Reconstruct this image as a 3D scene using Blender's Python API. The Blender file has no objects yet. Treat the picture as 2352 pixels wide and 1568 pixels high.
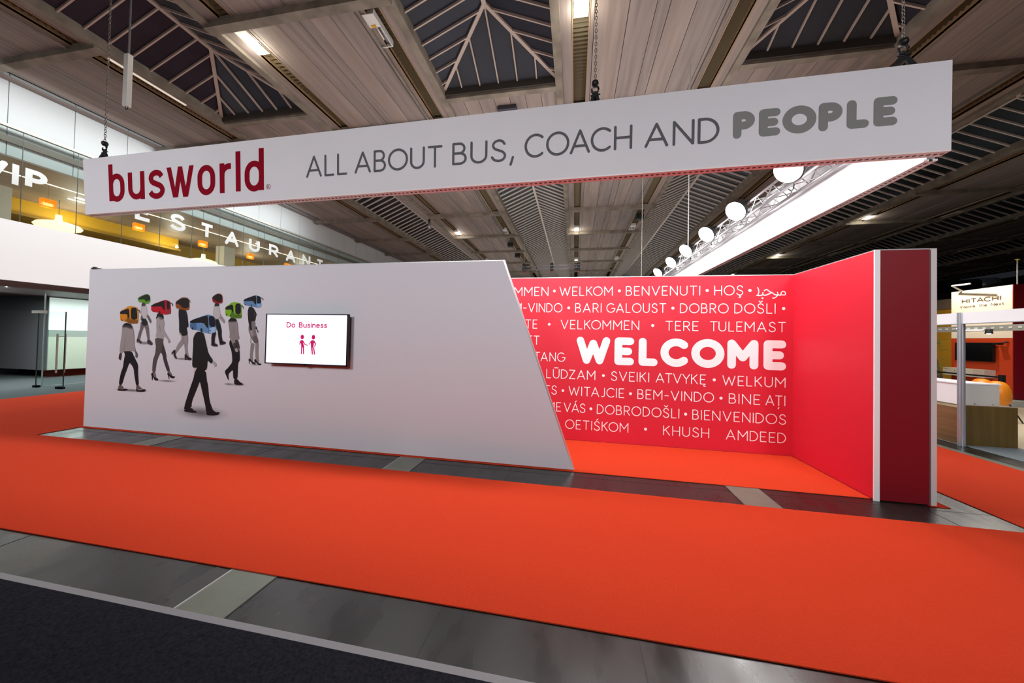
import bpy, math, random
from mathutils import Vector, Matrix
random.seed(7)
SC = bpy.context.scene
COL = SC.collection

# ------------------------------------------------------------------ camera
cam_data = bpy.data.cameras.new('camera')
cam_data.sensor_width = 36.0
cam_data.lens = 777.1 / 2352 * 36.0
cam_data.shift_y = -18.0 / 2352
cam_data.clip_end = 300
cam = bpy.data.objects.new('camera', cam_data)
COL.objects.link(cam)
YAW, PITCH, ROLL = 0.18343, 0.01665, 0.02093
cam.matrix_world = (Matrix.Translation((0, 0, 1.53)) @ Matrix.Rotation(YAW, 4, 'Z')
                    @ Matrix.Rotation(math.pi / 2 + PITCH, 4, 'X') @ Matrix.Rotation(ROLL, 4, 'Z'))
SC.camera = cam

# ------------------------------------------------------------------ colour management, world
SC.view_settings.view_transform = 'Standard'
SC.view_settings.look = 'None'
SC.view_settings.exposure = 0.02
SC.view_settings.gamma = 1.0
SC.view_settings.use_curve_mapping = False
world = bpy.data.worlds.new('hall_air'); SC.world = world; world.use_nodes = True
world.node_tree.nodes['Background'].inputs[0].default_value = (0.60, 0.66, 0.78, 1)
world.node_tree.nodes['Background'].inputs[1].default_value = 0.02

def area(name, loc, size, power, col=(1, 1, 1), rot=(0, 0, 0), size_y=None, spread=180):
    l = bpy.data.lights.new(name, 'AREA'); l.energy = power; l.color = col
    l.shape = 'RECTANGLE'; l.size = size; l.size_y = size_y or size; l.spread = math.radians(spread)
    o = bpy.data.objects.new(name, l); COL.objects.link(o); o.location = loc; o.rotation_euler = rot
    return o
def point(name, loc, power, col=(1, 1, 1), r=.1):
    l = bpy.data.lights.new(name, 'POINT'); l.energy = power; l.color = col; l.shadow_soft_size = r
    o = bpy.data.objects.new(name, l); COL.objects.link(o); o.location = loc
    return o
def spot(name, loc, target, power, col=(1, 1, 1), ang=90, blend=.6, r=.1):
    l = bpy.data.lights.new(name, 'SPOT'); l.energy = power; l.color = col; l.shadow_soft_size = r
    l.spot_size = math.radians(ang); l.spot_blend = blend
    o = bpy.data.objects.new(name, l); COL.objects.link(o); o.location = loc
    o.rotation_euler = (Vector(target) - Vector(loc)).to_track_quat('-Z', 'Y').to_euler()
    return o

# unseen fill lights standing in for hall lamps, aimed at the stand wall
for x, e in ((-9, 66), (-4.5, 54), (.5, 56), (5.5, 60)):
    area('front_fill_light', (x, -5.5, 5.6), 2.0, e, (.95, .97, 1), rot=(math.radians(71), 0, 0), spread=58)
# added uplights without fixtures, brightening the roof
area('roof_fill_light', (-4.0, -2.5, 2.9), 9, 190, (1, .92, .88), rot=(math.pi, 0, 0), size_y=5)
area('roof_fill_light', (-2.0, 10.5, 3.0), 9, 260, (1, .93, .9), rot=(math.pi, 0, 0), size_y=8)
area('roof_fill_light', (0, 26.0, 3.0), 16, 480, (1, .96, .9), rot=(math.pi, 0, 0), size_y=14)
area('roof_fill_light', (13, 12.0, 3.6), 5, 30, (1, .92, .86), rot=(math.pi, 0, 0), size_y=8)
# floods on the truss hidden behind the front banner, wide beams straight down
for x in (-6.2, -4.4, -2.6, -.9):
    spot('niche_flood_light', (x, 4.47, 3.92), (x, 4.62, 0), 140, (1, .97, .95), 172, .3, .10)
for x in (.3, 1.5, 2.5):
    spot('niche_flood_light', (x, 4.56, 3.72), (x, 4.62, 0), 76, (1, .96, .94), 172, .3, .10)
# floods along the side truss, and the light they throw up and onto the side banner
FLOODS = [(3.02, 5.50, 4.087), (3.02, 7.13, 4.097), (3.02, 8.60, 4.106), (3.02, 10.10, 4.115), (3.02, 11.56, 4.123), (3.02, 13.30, 4.134)]
for (x, y, z) in FLOODS:
    point('truss_flood_light', (x - .22, y - .15, z - .18), 68, (1, .98, .97), .12)
# restaurant interior
for y in (6, 9, 12, 15.5, 19):
    point('restaurant_light', (-17.6, y, 5.2), 40, (1, .90, .68), .25)
    point('restaurant_front_light', (-14.9, y, 4.7), 14, (1, .9, .7), .2)
area('foyer_light', (-15.0, 8.0, 2.5), 1.0, 240, (.95, 1, .98), size_y=8)
area('restaurant_fill', (-12.6, 8.0, 7.3), .6, 190, (.95, 1, 1), rot=(0, math.radians(40), 0), size_y=14)  # unseen light added outside the glazing to brighten letters and upper wall
# neighbouring booth
spot('booth_sign_light', (10.9, 12.5, 3.9), (11.9, 12.5, 2.9), 230, (1, .88, .70), 120, .8, .05)
area('booth_light', (8.6, 9.0, 3.3), 2.0, 130, (1, .93, .85))
area('booth_front_light', (4.7, 6.6, 3.6), 1.0, 32, (.97, .98, 1), rot=(0, math.radians(-40), 0))

# ------------------------------------------------------------------ materials
MATS = {}
def s2l(c):
    return c / 12.92 if c <= .04045 else ((c + .055) / 1.055) ** 2.4
def hexcol(h):
    return tuple(s2l(int(h[i:i + 2], 16) / 255) for i in (0, 2, 4)) + (1,)
def mat(name, col, rough=.6, metal=0, spec=.4, emit=0, ecol=None, noise=0, nscale=6, alpha=1, bump=0):
    if name in MATS: return MATS[name]
    m = bpy.data.materials.new(name); m.use_nodes = True; nt = m.node_tree; b = nt.nodes['Principled BSDF']
    c = hexcol(col) if isinstance(col, str) else tuple(col) + (1,)
    b.inputs['Base Color'].default_value = c
    b.inputs['Roughness'].default_value = rough; b.inputs['Metallic'].default_value = metal
    b.inputs['Specular IOR Level'].default_value = spec; b.inputs['Alpha'].default_value = alpha
    if emit:
        b.inputs['Emission Color'].default_value = (hexcol(ecol) if isinstance(ecol, str) else c)
        b.inputs['Emission Strength'].default_value = emit
    if noise:
        tc = nt.nodes.new('ShaderNodeTexCoord'); n = nt.nodes.new('ShaderNodeTexNoise')
        n.inputs['Scale'].default_value = nscale; n.inputs['Detail'].default_value = 6
        nt.links.new(tc.outputs['Object'], n.inputs['Vector'])
        mx = nt.nodes.new('ShaderNodeMix'); mx.data_type = 'RGBA'
        mx.inputs['A'].default_value = tuple(v * (1 - noise) for v in c[:3]) + (1,)
        mx.inputs['B'].default_value = tuple(min(1, v * (1 + noise)) for v in c[:3]) + (1,)
        rp = nt.nodes.new('ShaderNodeMapRange'); rp.inputs[1].default_value = .3; rp.inputs[2].default_value = .7
        nt.links.new(n.outputs['Fac'], rp.inputs[0]); nt.links.new(rp.outputs[0], mx.inputs['Factor'])
        nt.links.new(mx.outputs['Result'], b.inputs['Base Color'])
        if bump:
            bp = nt.nodes.new('ShaderNodeBump'); bp.inputs['Strength'].default_value = bump; bp.inputs['Distance'].default_value = .01
            nt.links.new(n.outputs['Fac'], bp.inputs['Height']); nt.links.new(bp.outputs['Normal'], b.inputs['Normal'])
    MATS[name] = m
    return m
def glass_mat(name, tint, gloss=.12, rough=.02):
    if name in MATS: return MATS[name]
    m = bpy.data.materials.new(name); m.use_nodes = True; nt = m.node_tree; nt.nodes.clear()
    o = nt.nodes.new('ShaderNodeOutputMaterial'); t = nt.nodes.new('ShaderNodeBsdfTransparent'); g = nt.nodes.new('ShaderNodeBsdfGlossy')
    t.inputs[0].default_value = tuple(tint) + (1,); g.inputs['Roughness'].default_value = rough
    mx = nt.nodes.new('ShaderNodeMixShader'); mx.inputs[0].default_value = gloss
    nt.links.new(t.outputs[0], mx.inputs[1]); nt.links.new(g.outputs[0], mx.inputs[2]); nt.links.new(mx.outputs[0], o.inputs[0])
    MATS[name] = m
    return m
def streak_mat(name, ca, cb, scale, rough=.6, spec=.3, metal=0, bump=0):
    """noise stretched by the per-axis scale"""
    if name in MATS: return MATS[name]
    m = mat(name, ca, rough, metal, spec); nt = m.node_tree; b = nt.nodes['Principled BSDF']
    tc = nt.nodes.new('ShaderNodeTexCoord'); mp = nt.nodes.new('ShaderNodeMapping'); mp.inputs['Scale'].default_value = scale
    n = nt.nodes.new('ShaderNodeTexNoise'); n.inputs['Scale'].default_value = 1; n.inputs['Detail'].default_value = 7
    r = nt.nodes.new('ShaderNodeValToRGB'); r.color_ramp.elements[0].position = .32; r.color_ramp.elements[1].position = .68
    r.color_ramp.elements[0].color = hexcol(ca); r.color_ramp.elements[1].color = hexcol(cb)
    nt.links.new(tc.outputs['Object'], mp.inputs['Vector']); nt.links.new(mp.outputs[0], n.inputs['Vector'])
    nt.links.new(n.outputs['Fac'], r.inputs[0]); nt.links.new(r.outputs[0], b.inputs['Base Color'])
    if bump:
        bp = nt.nodes.new('ShaderNodeBump'); bp.inputs['Strength'].default_value = bump; bp.inputs['Distance'].default_value = .01
        nt.links.new(n.outputs['Fac'], bp.inputs['Height']); nt.links.new(bp.outputs['Normal'], b.inputs['Normal'])
    return m

def concrete_mat():
    m = bpy.data.materials.new('polished_concrete'); m.use_nodes = True; nt = m.node_tree; b = nt.nodes['Principled BSDF']
    tc = nt.nodes.new('ShaderNodeTexCoord')
    def noise(scale, det, vec_scale=(1, 1, 1)):
        mp = nt.nodes.new('ShaderNodeMapping'); mp.inputs['Scale'].default_value = vec_scale
        n = nt.nodes.new('ShaderNodeTexNoise'); n.inputs['Scale'].default_value = scale; n.inputs['Detail'].default_value = det
        nt.links.new(tc.outputs['Object'], mp.inputs[0]); nt.links.new(mp.outputs[0], n.inputs['Vector']); return n
    a = noise(.9, 6); d = noise(5, 4, (1, .4, 1))
    r = nt.nodes.new('ShaderNodeValToRGB'); e = r.color_ramp.elements
    e[0].position = .3; e[0].color = hexcol('1d1e1d'); e[1].position = .72; e[1].color = hexcol('2a2b29')
    nt.links.new(a.outputs['Fac'], r.inputs[0])
    mx = nt.nodes.new('ShaderNodeMix'); mx.data_type = 'RGBA'; mx.blend_type = 'OVERLAY'; mx.inputs['Factor'].default_value = .45
    nt.links.new(r.outputs[0], mx.inputs['A']); nt.links.new(d.outputs['Fac'], mx.inputs['B'])
    nt.links.new(mx.outputs['Result'], b.inputs['Base Color'])
    mr = nt.nodes.new('ShaderNodeMapRange'); mr.inputs[1].default_value = .3; mr.inputs[2].default_value = .7
    mr.inputs[3].default_value = .20; mr.inputs[4].default_value = .40
    nt.links.new(d.outputs['Fac'], mr.inputs[0]); nt.links.new(mr.outputs[0], b.inputs['Roughness'])
    b.inputs['Specular IOR Level'].default_value = .5
    MATS['polished_concrete'] = m
    return m

def rail_mat():
    """white perforated profile: a row of dark oval holes along X (or Y)"""
    for nm, ax in (('perforated_profile_x', 0), ('perforated_profile_y', 1)):
        m = mat(nm, 'e6dcdc', .45); nt = m.node_tree; b = nt.nodes['Principled BSDF']
        tc = nt.nodes.new('ShaderNodeTexCoord'); sp = nt.nodes.new('ShaderNodeSeparateXYZ'); nt.links.new(tc.outputs['Object'], sp.inputs[0])
        def M(op, a, c=None):
            q = nt.nodes.new('ShaderNodeMath'); q.operation = op
            for i, v in enumerate((a, c)):
                if v is None: continue
                if isinstance(v, (int, float)): q.inputs[i].default_value = v
                else: nt.links.new(v, q.inputs[i])
            return q.outputs[0]
        along, across = sp.outputs[ax], sp.outputs[1 - ax]
        u = M('DIVIDE', M('SUBTRACT', M('FLOORED_MODULO', along, .058), .029), .019)
        v = M('DIVIDE', across, .015)
        d = M('ADD', M('MULTIPLY', u, u), M('MULTIPLY', v, v))
        k = M('LESS_THAN', d, 1.0)
        mx = nt.nodes.new('ShaderNodeMix'); mx.data_type = 'RGBA'; mx.inputs['A'].default_value = hexcol('e6dcdc'); mx.inputs['B'].default_value = hexcol('141012')
        nt.links.new(k, mx.inputs['Factor']); nt.links.new(mx.outputs['Result'], b.inputs['Base Color'])

# ------------------------------------------------------------------ mesh helper
AT = {}
class MB:
    def __init__(s): s.v = []; s.f = []; s.m = []; s.mats = []
    def mi(s, m):
        if m is None: return 0
        if m not in s.mats: s.mats.append(m)
        return s.mats.index(m)
    def face(s, pts, m=None):
        n = len(s.v); s.v += [tuple(p) for p in pts]; s.f.append(tuple(range(n, n + len(pts)))); s.m.append(s.mi(m)); return s
    def box(s, x0, x1, y0, y1, z0, z1, m=None):
        n = len(s.v); k = s.mi(m)
        s.v += [(x0, y0, z0), (x1, y0, z0), (x1, y1, z0), (x0, y1, z0), (x0, y0, z1), (x1, y0, z1), (x1, y1, z1), (x0, y1, z1)]
        for q in ((0, 3, 2, 1), (4, 5, 6, 7), (0, 1, 5, 4), (1, 2, 6, 5), (2, 3, 7, 6), (3, 0, 4, 7)):
            s.f.append(tuple(n + i for i in q)); s.m.append(k)
        return s
    def hexa(s, P, m=None):
        n = len(s.v); k = s.mi(m); s.v += [tuple(p) for p in P]
        for q in ((0, 3, 2, 1), (4, 5, 6, 7), (0, 1, 5, 4), (1, 2, 6, 5), (2, 3, 7, 6), (3, 0, 4, 7)):
            s.f.append(tuple(n + i for i in q)); s.m.append(k)
        return s
    def tube(s, pts, r, n=8, m=None, cap=True):
        pts = [Vector(p) for p in pts]; k = s.mi(m); rings = []
        for i, p in enumerate(pts):
            a = pts[max(i - 1, 0)]; b = pts[min(i + 1, len(pts) - 1)]; d = (b - a).normalized()
            u = d.cross(Vector((0, 0, 1)))
            if u.length < 1e-3: u = d.cross(Vector((1, 0, 0)))
            u.normalize(); w = d.cross(u); rr = r[i] if isinstance(r, (list, tuple)) else r
            base = len(s.v)
            for j in range(n):
                t = 2 * math.pi * j / n; s.v.append(tuple(p + u * (rr * math.cos(t)) + w * (rr * math.sin(t))))
            rings.append(base)
        for a, b in zip(rings, rings[1:]):
            for j in range(n):
                s.f.append((a + j, a + (j + 1) % n, b + (j + 1) % n, b + j)); s.m.append(k)
        if cap:
            s.f.append(tuple(rings[0] + j for j in range(n))[::-1]); s.m.append(k)
            s.f.append(tuple(rings[-1] + j for j in range(n))); s.m.append(k)
        return s
    def lathe(s, c, prof, n=24, m=None):
        """profile of (radius, z) about a vertical axis through c"""
        k = s.mi(m); base = len(s.v)
        for (r, z) in prof:
            for j in range(n):
                t = 2 * math.pi * j / n; s.v.append((c[0] + r * math.cos(t), c[1] + r * math.sin(t), c[2] + z))
        for i in range(len(prof) - 1):
            for j in range(n):
                a = base + i * n + j; b = base + i * n + (j + 1) % n
                s.f.append((a, b, b + n, a + n)); s.m.append(k)
        return s
    def build(s, name, m=None, parent=None, smooth=False, bevel=0):
        me = bpy.data.meshes.new(name)
        off = AT[parent.name] if parent is not None else Vector((0, 0, 0))
        me.from_pydata([(x - off[0], y - off[1], z - off[2]) for x, y, z in s.v], [], s.f)
        ms = s.mats or [m]
        for q in ms: me.materials.append(q if q is not None else m)
        if s.mats: me.polygons.foreach_set('material_index', s.m)
        me.update()
        o = bpy.data.objects.new(name, me); COL.objects.link(o)
        AT[o.name] = off
        if parent is not None: o.parent = parent
        if smooth:
            for p in me.polygons: p.use_smooth = True
        if bevel:
            b = o.modifiers.new('bevel', 'BEVEL'); b.width = bevel; b.segments = 2; b.limit_method = 'ANGLE'
        return o
def prop(o, label=None, cat=None, group=None, kind=None):
    if label: o['label'] = label
    if cat: o['category'] = cat
    if group: o['group'] = group
    if kind: o['kind'] = kind
    return o
def thing(name, loc, label=None, cat=None, group=None, kind=None):
    o = bpy.data.objects.new(name, None); o.empty_display_size = .1; COL.objects.link(o); o.location = loc
    AT[o.name] = Vector(loc)
    return prop(o, label, cat, group, kind)
def dup(root, loc, label=None):
    r = root.copy(); COL.objects.link(r); r.location = loc
    if label: r['label'] = label
    for ch in root.children:
        c = ch.copy(); COL.objects.link(c); c.parent = r
        for g in ch.children:
            d = g.copy(); COL.objects.link(d); d.parent = c
    return r

# ------------------------------------------------------------------ stroke lettering
def arc(cx, cy, rx, ry, a0, a1, n=14):
    return [(cx + rx * math.cos(math.radians(a0 + (a1 - a0) * i / n)), cy + ry * math.sin(math.radians(a0 + (a1 - a0) * i / n))) for i in range(n + 1)]
def spline(P, n=6):
    out = []
    for i in range(len(P) - 1):
        p0 = P[max(i - 1, 0)]; p1 = P[i]; p2 = P[i + 1]; p3 = P[min(i + 2, len(P) - 1)]
        for j in range(n):
            t = j / n
            out.append(tuple(.5 * ((2 * p1[k]) + (-p0[k] + p2[k]) * t + (2 * p0[k] - 5 * p1[k] + 4 * p2[k] - p3[k]) * t * t + (-p0[k] + 3 * p1[k] - 3 * p2[k] + p3[k]) * t ** 3) for k in (0, 1)))
    out.append(P[-1])
    return out
SS = spline([(.53, .82), (.44, .95), (.28, 1), (.11, .93), (.04, .77), (.11, .61), (.28, .52), (.47, .42), (.56, .25), (.48, .07), (.29, 0), (.10, .06), (0, .19)])
G = {
 'A': (.80, [[(0, 0), (.40, 1), (.80, 0)], [(.125, .30), (.675, .30)]]),
 'B': (.56, [[(0, 0), (0, 1), (.28, 1)] + arc(.28, .76, .22, .24, 80, -90)[0:] + [(0, .52)], [(0, .52), (.30, .52)] + arc(.30, .26, .26, .26, 80, -90) + [(0, 0)]]),
 'C': (.80, [arc(.47, .5, .47, .5, 48, 312, 24)]),
 'D': (.68, [[(0, 0), (0, 1), (.20, 1)] + arc(.20, .5, .48, .5, 85, -90, 20) + [(0, 0)]]),
 'E': (.50, [[(.50, 1), (0, 1), (0, 0), (.50, 0)], [(0, .5), (.42, .5)]]),
 'F': (.48, [[(.48, 1), (0, 1), (0, 0)], [(0, .5), (.42, .5)]]),
 'G': (.86, [arc(.47, .5, .47, .5, 48, 345, 26) + [(.93, .46), (.58, .46)]]),
 'H': (.68, [[(0, 0), (0, 1)], [(.68, 0), (.68, 1)], [(0, .5), (.68, .5)]]),
 'I': (.0, [[(0, 0), (0, 1)]]),
 'J': (.34, [[(.34, 1), (.34, .26)] + arc(.13, .23, .21, .23, -10, -120)]),
 'K': (.60, [[(0, 0), (0, 1)], [(.56, 1), (0, .44)], [(.18, .60), (.60, 0)]]),
 'L': (.46, [[(0, 1), (0, 0), (.46, 0)]]),
 'M': (.84, [[(0, 0), (0, 1), (.42, .36), (.84, 1), (.84, 0)]]),
 'N': (.70, [[(0, 0), (0, 1), (.70, 0), (.70, 1)]]),
 'O': (.96, [arc(.48, .5, .48, .5, 0, 360, 36)]),
 'P': (.54, [[(0, 0), (0, 1), (.26, 1)] + arc(.26, .73, .28, .27, 80, -90) + [(0, .46)]]),
 'R': (.58, [[(0, 0), (0, 1), (.28, 1)] + arc(.28, .73, .27, .27, 80, -90) + [(0, .46)], [(.27, .46), (.58, 0)]]),
 'S': (.56, [SS]),
 'T': (.64, [[(0, 1), (.64, 1)], [(.32, 1), (.32, 0)]]),
 'U': (.66, [[(0, 1), (0, .33)] + arc(.33, .33, .33, .33, 180, 360, 16) + [(.66, 1)]]),
 'V': (.76, [[(0, 1), (.38, 0), (.76, 1)]]),
 'W': (1.14, [[(0, 1), (.285, 0), (.57, .86), (.855, 0), (1.14, 1)]]),
 'X': (.66, [[(0, 0), (.66, 1)], [(0, 1), (.66, 0)]]),
 'Y': (.70, [[(0, 1), (.35, .46), (.70, 1)], [(.35, .46), (.35, 0)]]),
 'Z': (.60, [[(0, 1), (.60, 1), (0, 0), (.60, 0)]]),
 '-': (.34, [[(0, .46), (.34, .46)]]),
 ' ': (.30, []),
 'o': (.56, [arc(.28, .34, .28, .34, 0, 360, 24)]),
 'u': (.48, [[(0, .68), (0, .24)] + arc(.24, .24, .24, .24, 180, 360, 12), [(.48, .68), (.48, 0)]]),
 's': (.38, [[(x * .68, y * .68) for x, y in SS]]),
 'i': (0, [[(0, .68), (0, 0)], [(0, .95), (0, .951)]]),
 'n': (.46, [[(0, .68), (0, 0)], [(0, .44)] + arc(.23, .44, .23, .24, 180, 0, 12) + [(.46, 0)]]),
 'e': (.52, [[(.02, .36), (.52, .36)] + arc(.26, .34, .26, .34, 5, 315, 22)]),
 'p': (.52, [[(0, .68), (0, -.3)], arc(.26, .34, .26, .34, 0, 360, 22)]),
 'r': (.26, [[(0, .68), (0, 0)], [(0, .42), (.06, .58), (.16, .67), (.26, .67)]]),
 'h': (.46, [[(0, 1), (0, 0)], [(0, .44)] + arc(.23, .44, .23, .24, 180, 0, 12) + [(.46, 0)]]),
 't': (.30, [[(.13, .92), (.13, .14), (.20, .01), (.30, .02)], [(0, .68), (.30, .68)]]),
 'x': (.46, [[(0, 0), (.46, .68)], [(0, .68), (.46, 0)]]),
}
def acc(base, extra): w, st = G[base]; return (w, st + extra)
G['Ş'] = acc('S', [[(.28, 0), (.26, -.10), (.36, -.16), (.32, -.26), (.20, -.27)]])
G['Š'] = acc('S', [[(.12, 1.30), (.28, 1.16), (.44, 1.30)]])
G['Ś'] = acc('S', [[(.24, 1.16), (.40, 1.30)]])
G['Ū'] = acc('U', [[(.14, 1.20), (.52, 1.20)]])
G['Ę'] = acc('E', [[(.44, 0), (.34, -.12), (.36, -.24), (.50, -.24)]])
G['Ţ'] = acc('T', [[(.34, -.20), (.26, -.36)]])
G['Á'] = acc('A', [[(.36, 1.16), (.52, 1.30)]])

def ribbon(P, w, butt=False):
    """polygons (2-D) of a stroke of width w along the polyline P"""
    out = []; h = w / 2; P = [tuple(p) for i, p in enumerate(P) if i == 0 or math.dist(p, P[i - 1]) > 1e-6]
    if len(P) < 2: P = P + [(P[0][0], P[0][1] + 1e-4)]
    closed = math.dist(P[0], P[-1]) < 1e-5 and len(P) > 3
    N = len(P)
    def nrm(a, b):
        d = math.dist(a, b) or 1; return (-(b[1] - a[1]) / d, (b[0] - a[0]) / d)
    L = []; R = []
    for i in range(N):
        a = P[i - 1] if i else (P[-2] if closed else None); b = P[i + 1] if i < N - 1 else (P[1] if closed else None)
        if a is None: n = nrm(P[i], b); k = 1; sharp = True
        elif b is None: n = nrm(a, P[i]); k = 1; sharp = True
        else:
            n1 = nrm(a, P[i]); n2 = nrm(P[i], b); n = (n1[0] + n2[0], n1[1] + n2[1]); l = math.hypot(*n) or 1
            c = max(.2, l / 2); n = (n[0] / l, n[1] / l); k = 1 / c; sharp = c < .96
        L.append((n, k, sharp))
    for i in range(N - 1):
        (n1, k1, s1), (n2, k2, s2) = L[i], L[i + 1]; p, q = P[i], P[i + 1]; ns = nrm(p, q)
        def off(pt, n, k, s, e):
            if s and (not butt or e): return (pt[0] + ns[0] * h, pt[1] + ns[1] * h), (pt[0] - ns[0] * h, pt[1] - ns[1] * h)
            return (pt[0] + n[0] * h * k, pt[1] + n[1] * h * k), (pt[0] - n[0] * h * k, pt[1] - n[1] * h * k)
        a, d = off(p, n1, k1, s1, i == 0); b, c = off(q, n2, k2, s2, i == N - 2)
        out.append([a, d, c, b])
    for i in range(N):
        if L[i][2] and not butt:
            out.append([(P[i][0] + h * math.cos(2 * math.pi * j / 14), P[i][1] + h * math.sin(2 * math.pi * j / 14)) for j in range(14)])
    return out
TIGHT = {'AV', 'VA', 'TA', 'AT', 'LT', 'KO', 'TU', 'TY', 'YK', 'ÁS', 'VÁ', 'LV', 'AC', 'OA', 'AŢ', 'VY', 'TV', 'LU'}
def text_polys(txt, x0, x1, zb0, zt0, zb1, zt1, w, gap=.30, butt=False):
    """strokes of txt between x0 and x1 on a baseline that runs from zb0 to zb1; x0 None = natural width, right aligned"""
    pos = []; x = 0
    for i, ch in enumerate(txt):
        pos.append(x); x += G[ch][0]
        if i < len(txt) - 1:
            pr = txt[i:i + 2]; x += gap * (.62 if pr in TIGHT else 1) * (.85 if ch in 'OCDG' or txt[i + 1] in 'OCDG' else 1)
    H = zt1 - zb1
    if x0 is None: sx = H * (.98 if txt == 'KOMMEN' else .87); x0 = x1 - w - x * sx; zb0, zt0 = zb1, zt1
    else: sx = (x1 - x0 - w) / x
    res = []
    for ch, p in zip(txt, pos):
        for st in G[ch][1]:
            Q = []
            for (u, v) in st:
                X = x0 + w / 2 + (p + u) * sx; t = (X - x0) / (x1 - x0)
                zb = zb0 + (zb1 - zb0) * t + w / 2; zt = zt0 + (zt1 - zt0) * t - w / 2
                Q.append((X, zb + v * (zt - zb)))
            res += ribbon(Q, w, butt)
    return res
def polys_to(mb, polys, f, m=None):
    for i, p in enumerate(polys):
        k = (i % 30) * 2.5e-5; q = [Vector(f(x, z)) for x, z in p]; n = (q[1] - q[0]).cross(q[2] - q[0])
        a, c = (1, 0) if abs(n.x) > abs(n.y) else (0, 1)
        s = -1 if c == 1 or q[0].x > 0 else 1                    # each stroke lies a hair above the one before
        for v in q: v[c] += s * k
        mb.face(q, m)
def chaikin(P, n=2):
    for _ in range(n):
        Q = []
        for i in range(len(P)):
            a, b = P[i], P[(i + 1) % len(P)]
            if math.dist(a, b) < .006: Q += [a, b]; continue
            Q += [(a[0] * .8 + b[0] * .2, a[1] * .8 + b[1] * .2), (a[0] * .2 + b[0] * .8, a[1] * .2 + b[1] * .8)]
        P = Q
    return P

# ================================================================== THE SETTING
CONC = concrete_mat()
rail_mat()
prop(MB().box(-24, 46, -6, 60, -.2, 0, CONC).build('floor', CONC), kind='structure')
STRIP = mat('pale_concrete_cover', '73796d', .35, noise=.12, nscale=5)
SEAM = mat('floor_joint', '2a2b2a', .5)
JOINT = mat('steel_joint', 'b6bab8', .3, .6)
for i, x in enumerate((-5.91, -2.15, 1.62, 5.39)):
    b = MB().box(x, x + .325, -5, 40, 0, .002, STRIP)
    b.box(x - .012, x, -5, 40, 0, .0025, JOINT if i == 1 else SEAM).box(x + .325, x + .334, -5, 40, 0, .0025, SEAM)
    prop(b.build('trim_%d' % (i + 1)), kind='structure')
b = MB()
for x in (-7.8, -3.95, -.72, 0.35, 3.3): b.box(x, x + .006, -5, 4.06, 0, .0015, SEAM)
b.box(-12, 12, 3.9, 3.904, 0, .0013, SEAM)
prop(b.build('trim_5'), kind='structure')

RED = mat('red_carpet_pile', 'd24327', .95, spec=.05, noise=.05, nscale=90, bump=.25)
RED.node_tree.nodes['Principled BSDF'].inputs['Sheen Weight'].default_value = .0
def carpet(name, x0, x1, y0, y1, h, m, label):
    return prop(MB().box(x0, x1, y0, y1, 0.0026, h, m).build(name), label, 'carpet')
carpet('aisle_carpet', -12.13, 14, 1.862, 3.585, .009, RED, 'wide red carpet runner crossing the foreground aisle in front of the stand')
carpet('aisle_carpet', -12.13, -7.64, 3.5855, 40, .008, RED, 'red carpet leading off to the glass doors left of the white wall')
carpet('aisle_carpet', 3.82, 5.575, 3.5855, 40, .008, RED, 'red carpet leading off between the red end column and the neighbouring booth')
carpet('stand_carpet', -1.0, 2.955, 4.035, 5.29, .008, RED, 'red carpet inside the niche under the greeting wall')
carpet('carpet_edging', -7.63, -1.0, 4.035, 4.10, .008, RED, 'narrow red carpet edge showing along the foot of the white wall')
prop(MB().box(-7.55, -1.0, 4.15, 11, .0026, .008, mat('pale_flooring', 'd9d9d6', .5)).build('bounce_flooring'), 'unseen pale flooring added behind the white wall to bounce light', 'flooring')  # unseen floor, added pale to bounce light up under the banner
CHAR = mat('charcoal_carpet_pile', '2b2c33', .98, spec=.05, noise=.35, nscale=70, bump=.6)
carpet('charcoal_carpet', -12.13, 12, -5, 1.487, .009, CHAR, 'charcoal needle felt carpet in the bottom left corner')
prop(MB().box(-12.13, 12, 1.4875, 1.525, .0026, .0098, mat('grey_tape', '9b9b9f', .5)).build('edge_tape'), 'grey tape strip along the edge of the charcoal carpet', 'tape')

# ------------------------------------------------------------------ roof
PLANK = streak_mat('roof_plank', '7c716d', '938781', (9, .5, 9), .75, .25)
PLANK2 = streak_mat('roof_plank_warm', '857870', '9b8d85', (7, .4, 7), .75, .25)
BEAM = streak_mat('concrete_beam', '6f675c', '8e8578', (3, 3, 3), .8, .2)
DARK = mat('roof_void', '171513', .9)
TRIMY = mat('trough_rail', '94795a', .5)
CORR = mat('corrugated_vent', '5d523a', .6)
CURB = mat('skylight_curb', '3c3833', .6)
RIBM = mat('skylight_rib', 'b3a296', .45, spec=.5)
SKYG = mat('night_glass', '2b2d36', .3, spec=.2, noise=.2, nscale=1.3)
SKYG2 = streak_mat('night_glass_far', '15181a', '343d43', (.6, .3, 1), .35, .25)
ZC = 7.72
E0 = [-14.24, -7.39, -.54, 6.31, 13.16, 20.01, 26.86, 33.7]
YB0, YB1 = -4.0, 46.0
OFFS = [(0, .40), None, (.70, .80), (.812, 1.42), (1.432, 1.91), (1.922, 2.15), (2.162, 2.61), (2.622, 3.13), (3.142, 3.35), None, (3.65, 4.02)]
roof = thing('ceiling', (0, 0, ZC), kind='structure')
BEAMS_Y = [-1.6, 1.93, 5.46, 8.99, 12.52, 16.05, 19.58, 23.11, 26.64, 30.17, 33.7, 37.2, 40.7, 44.2]
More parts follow.
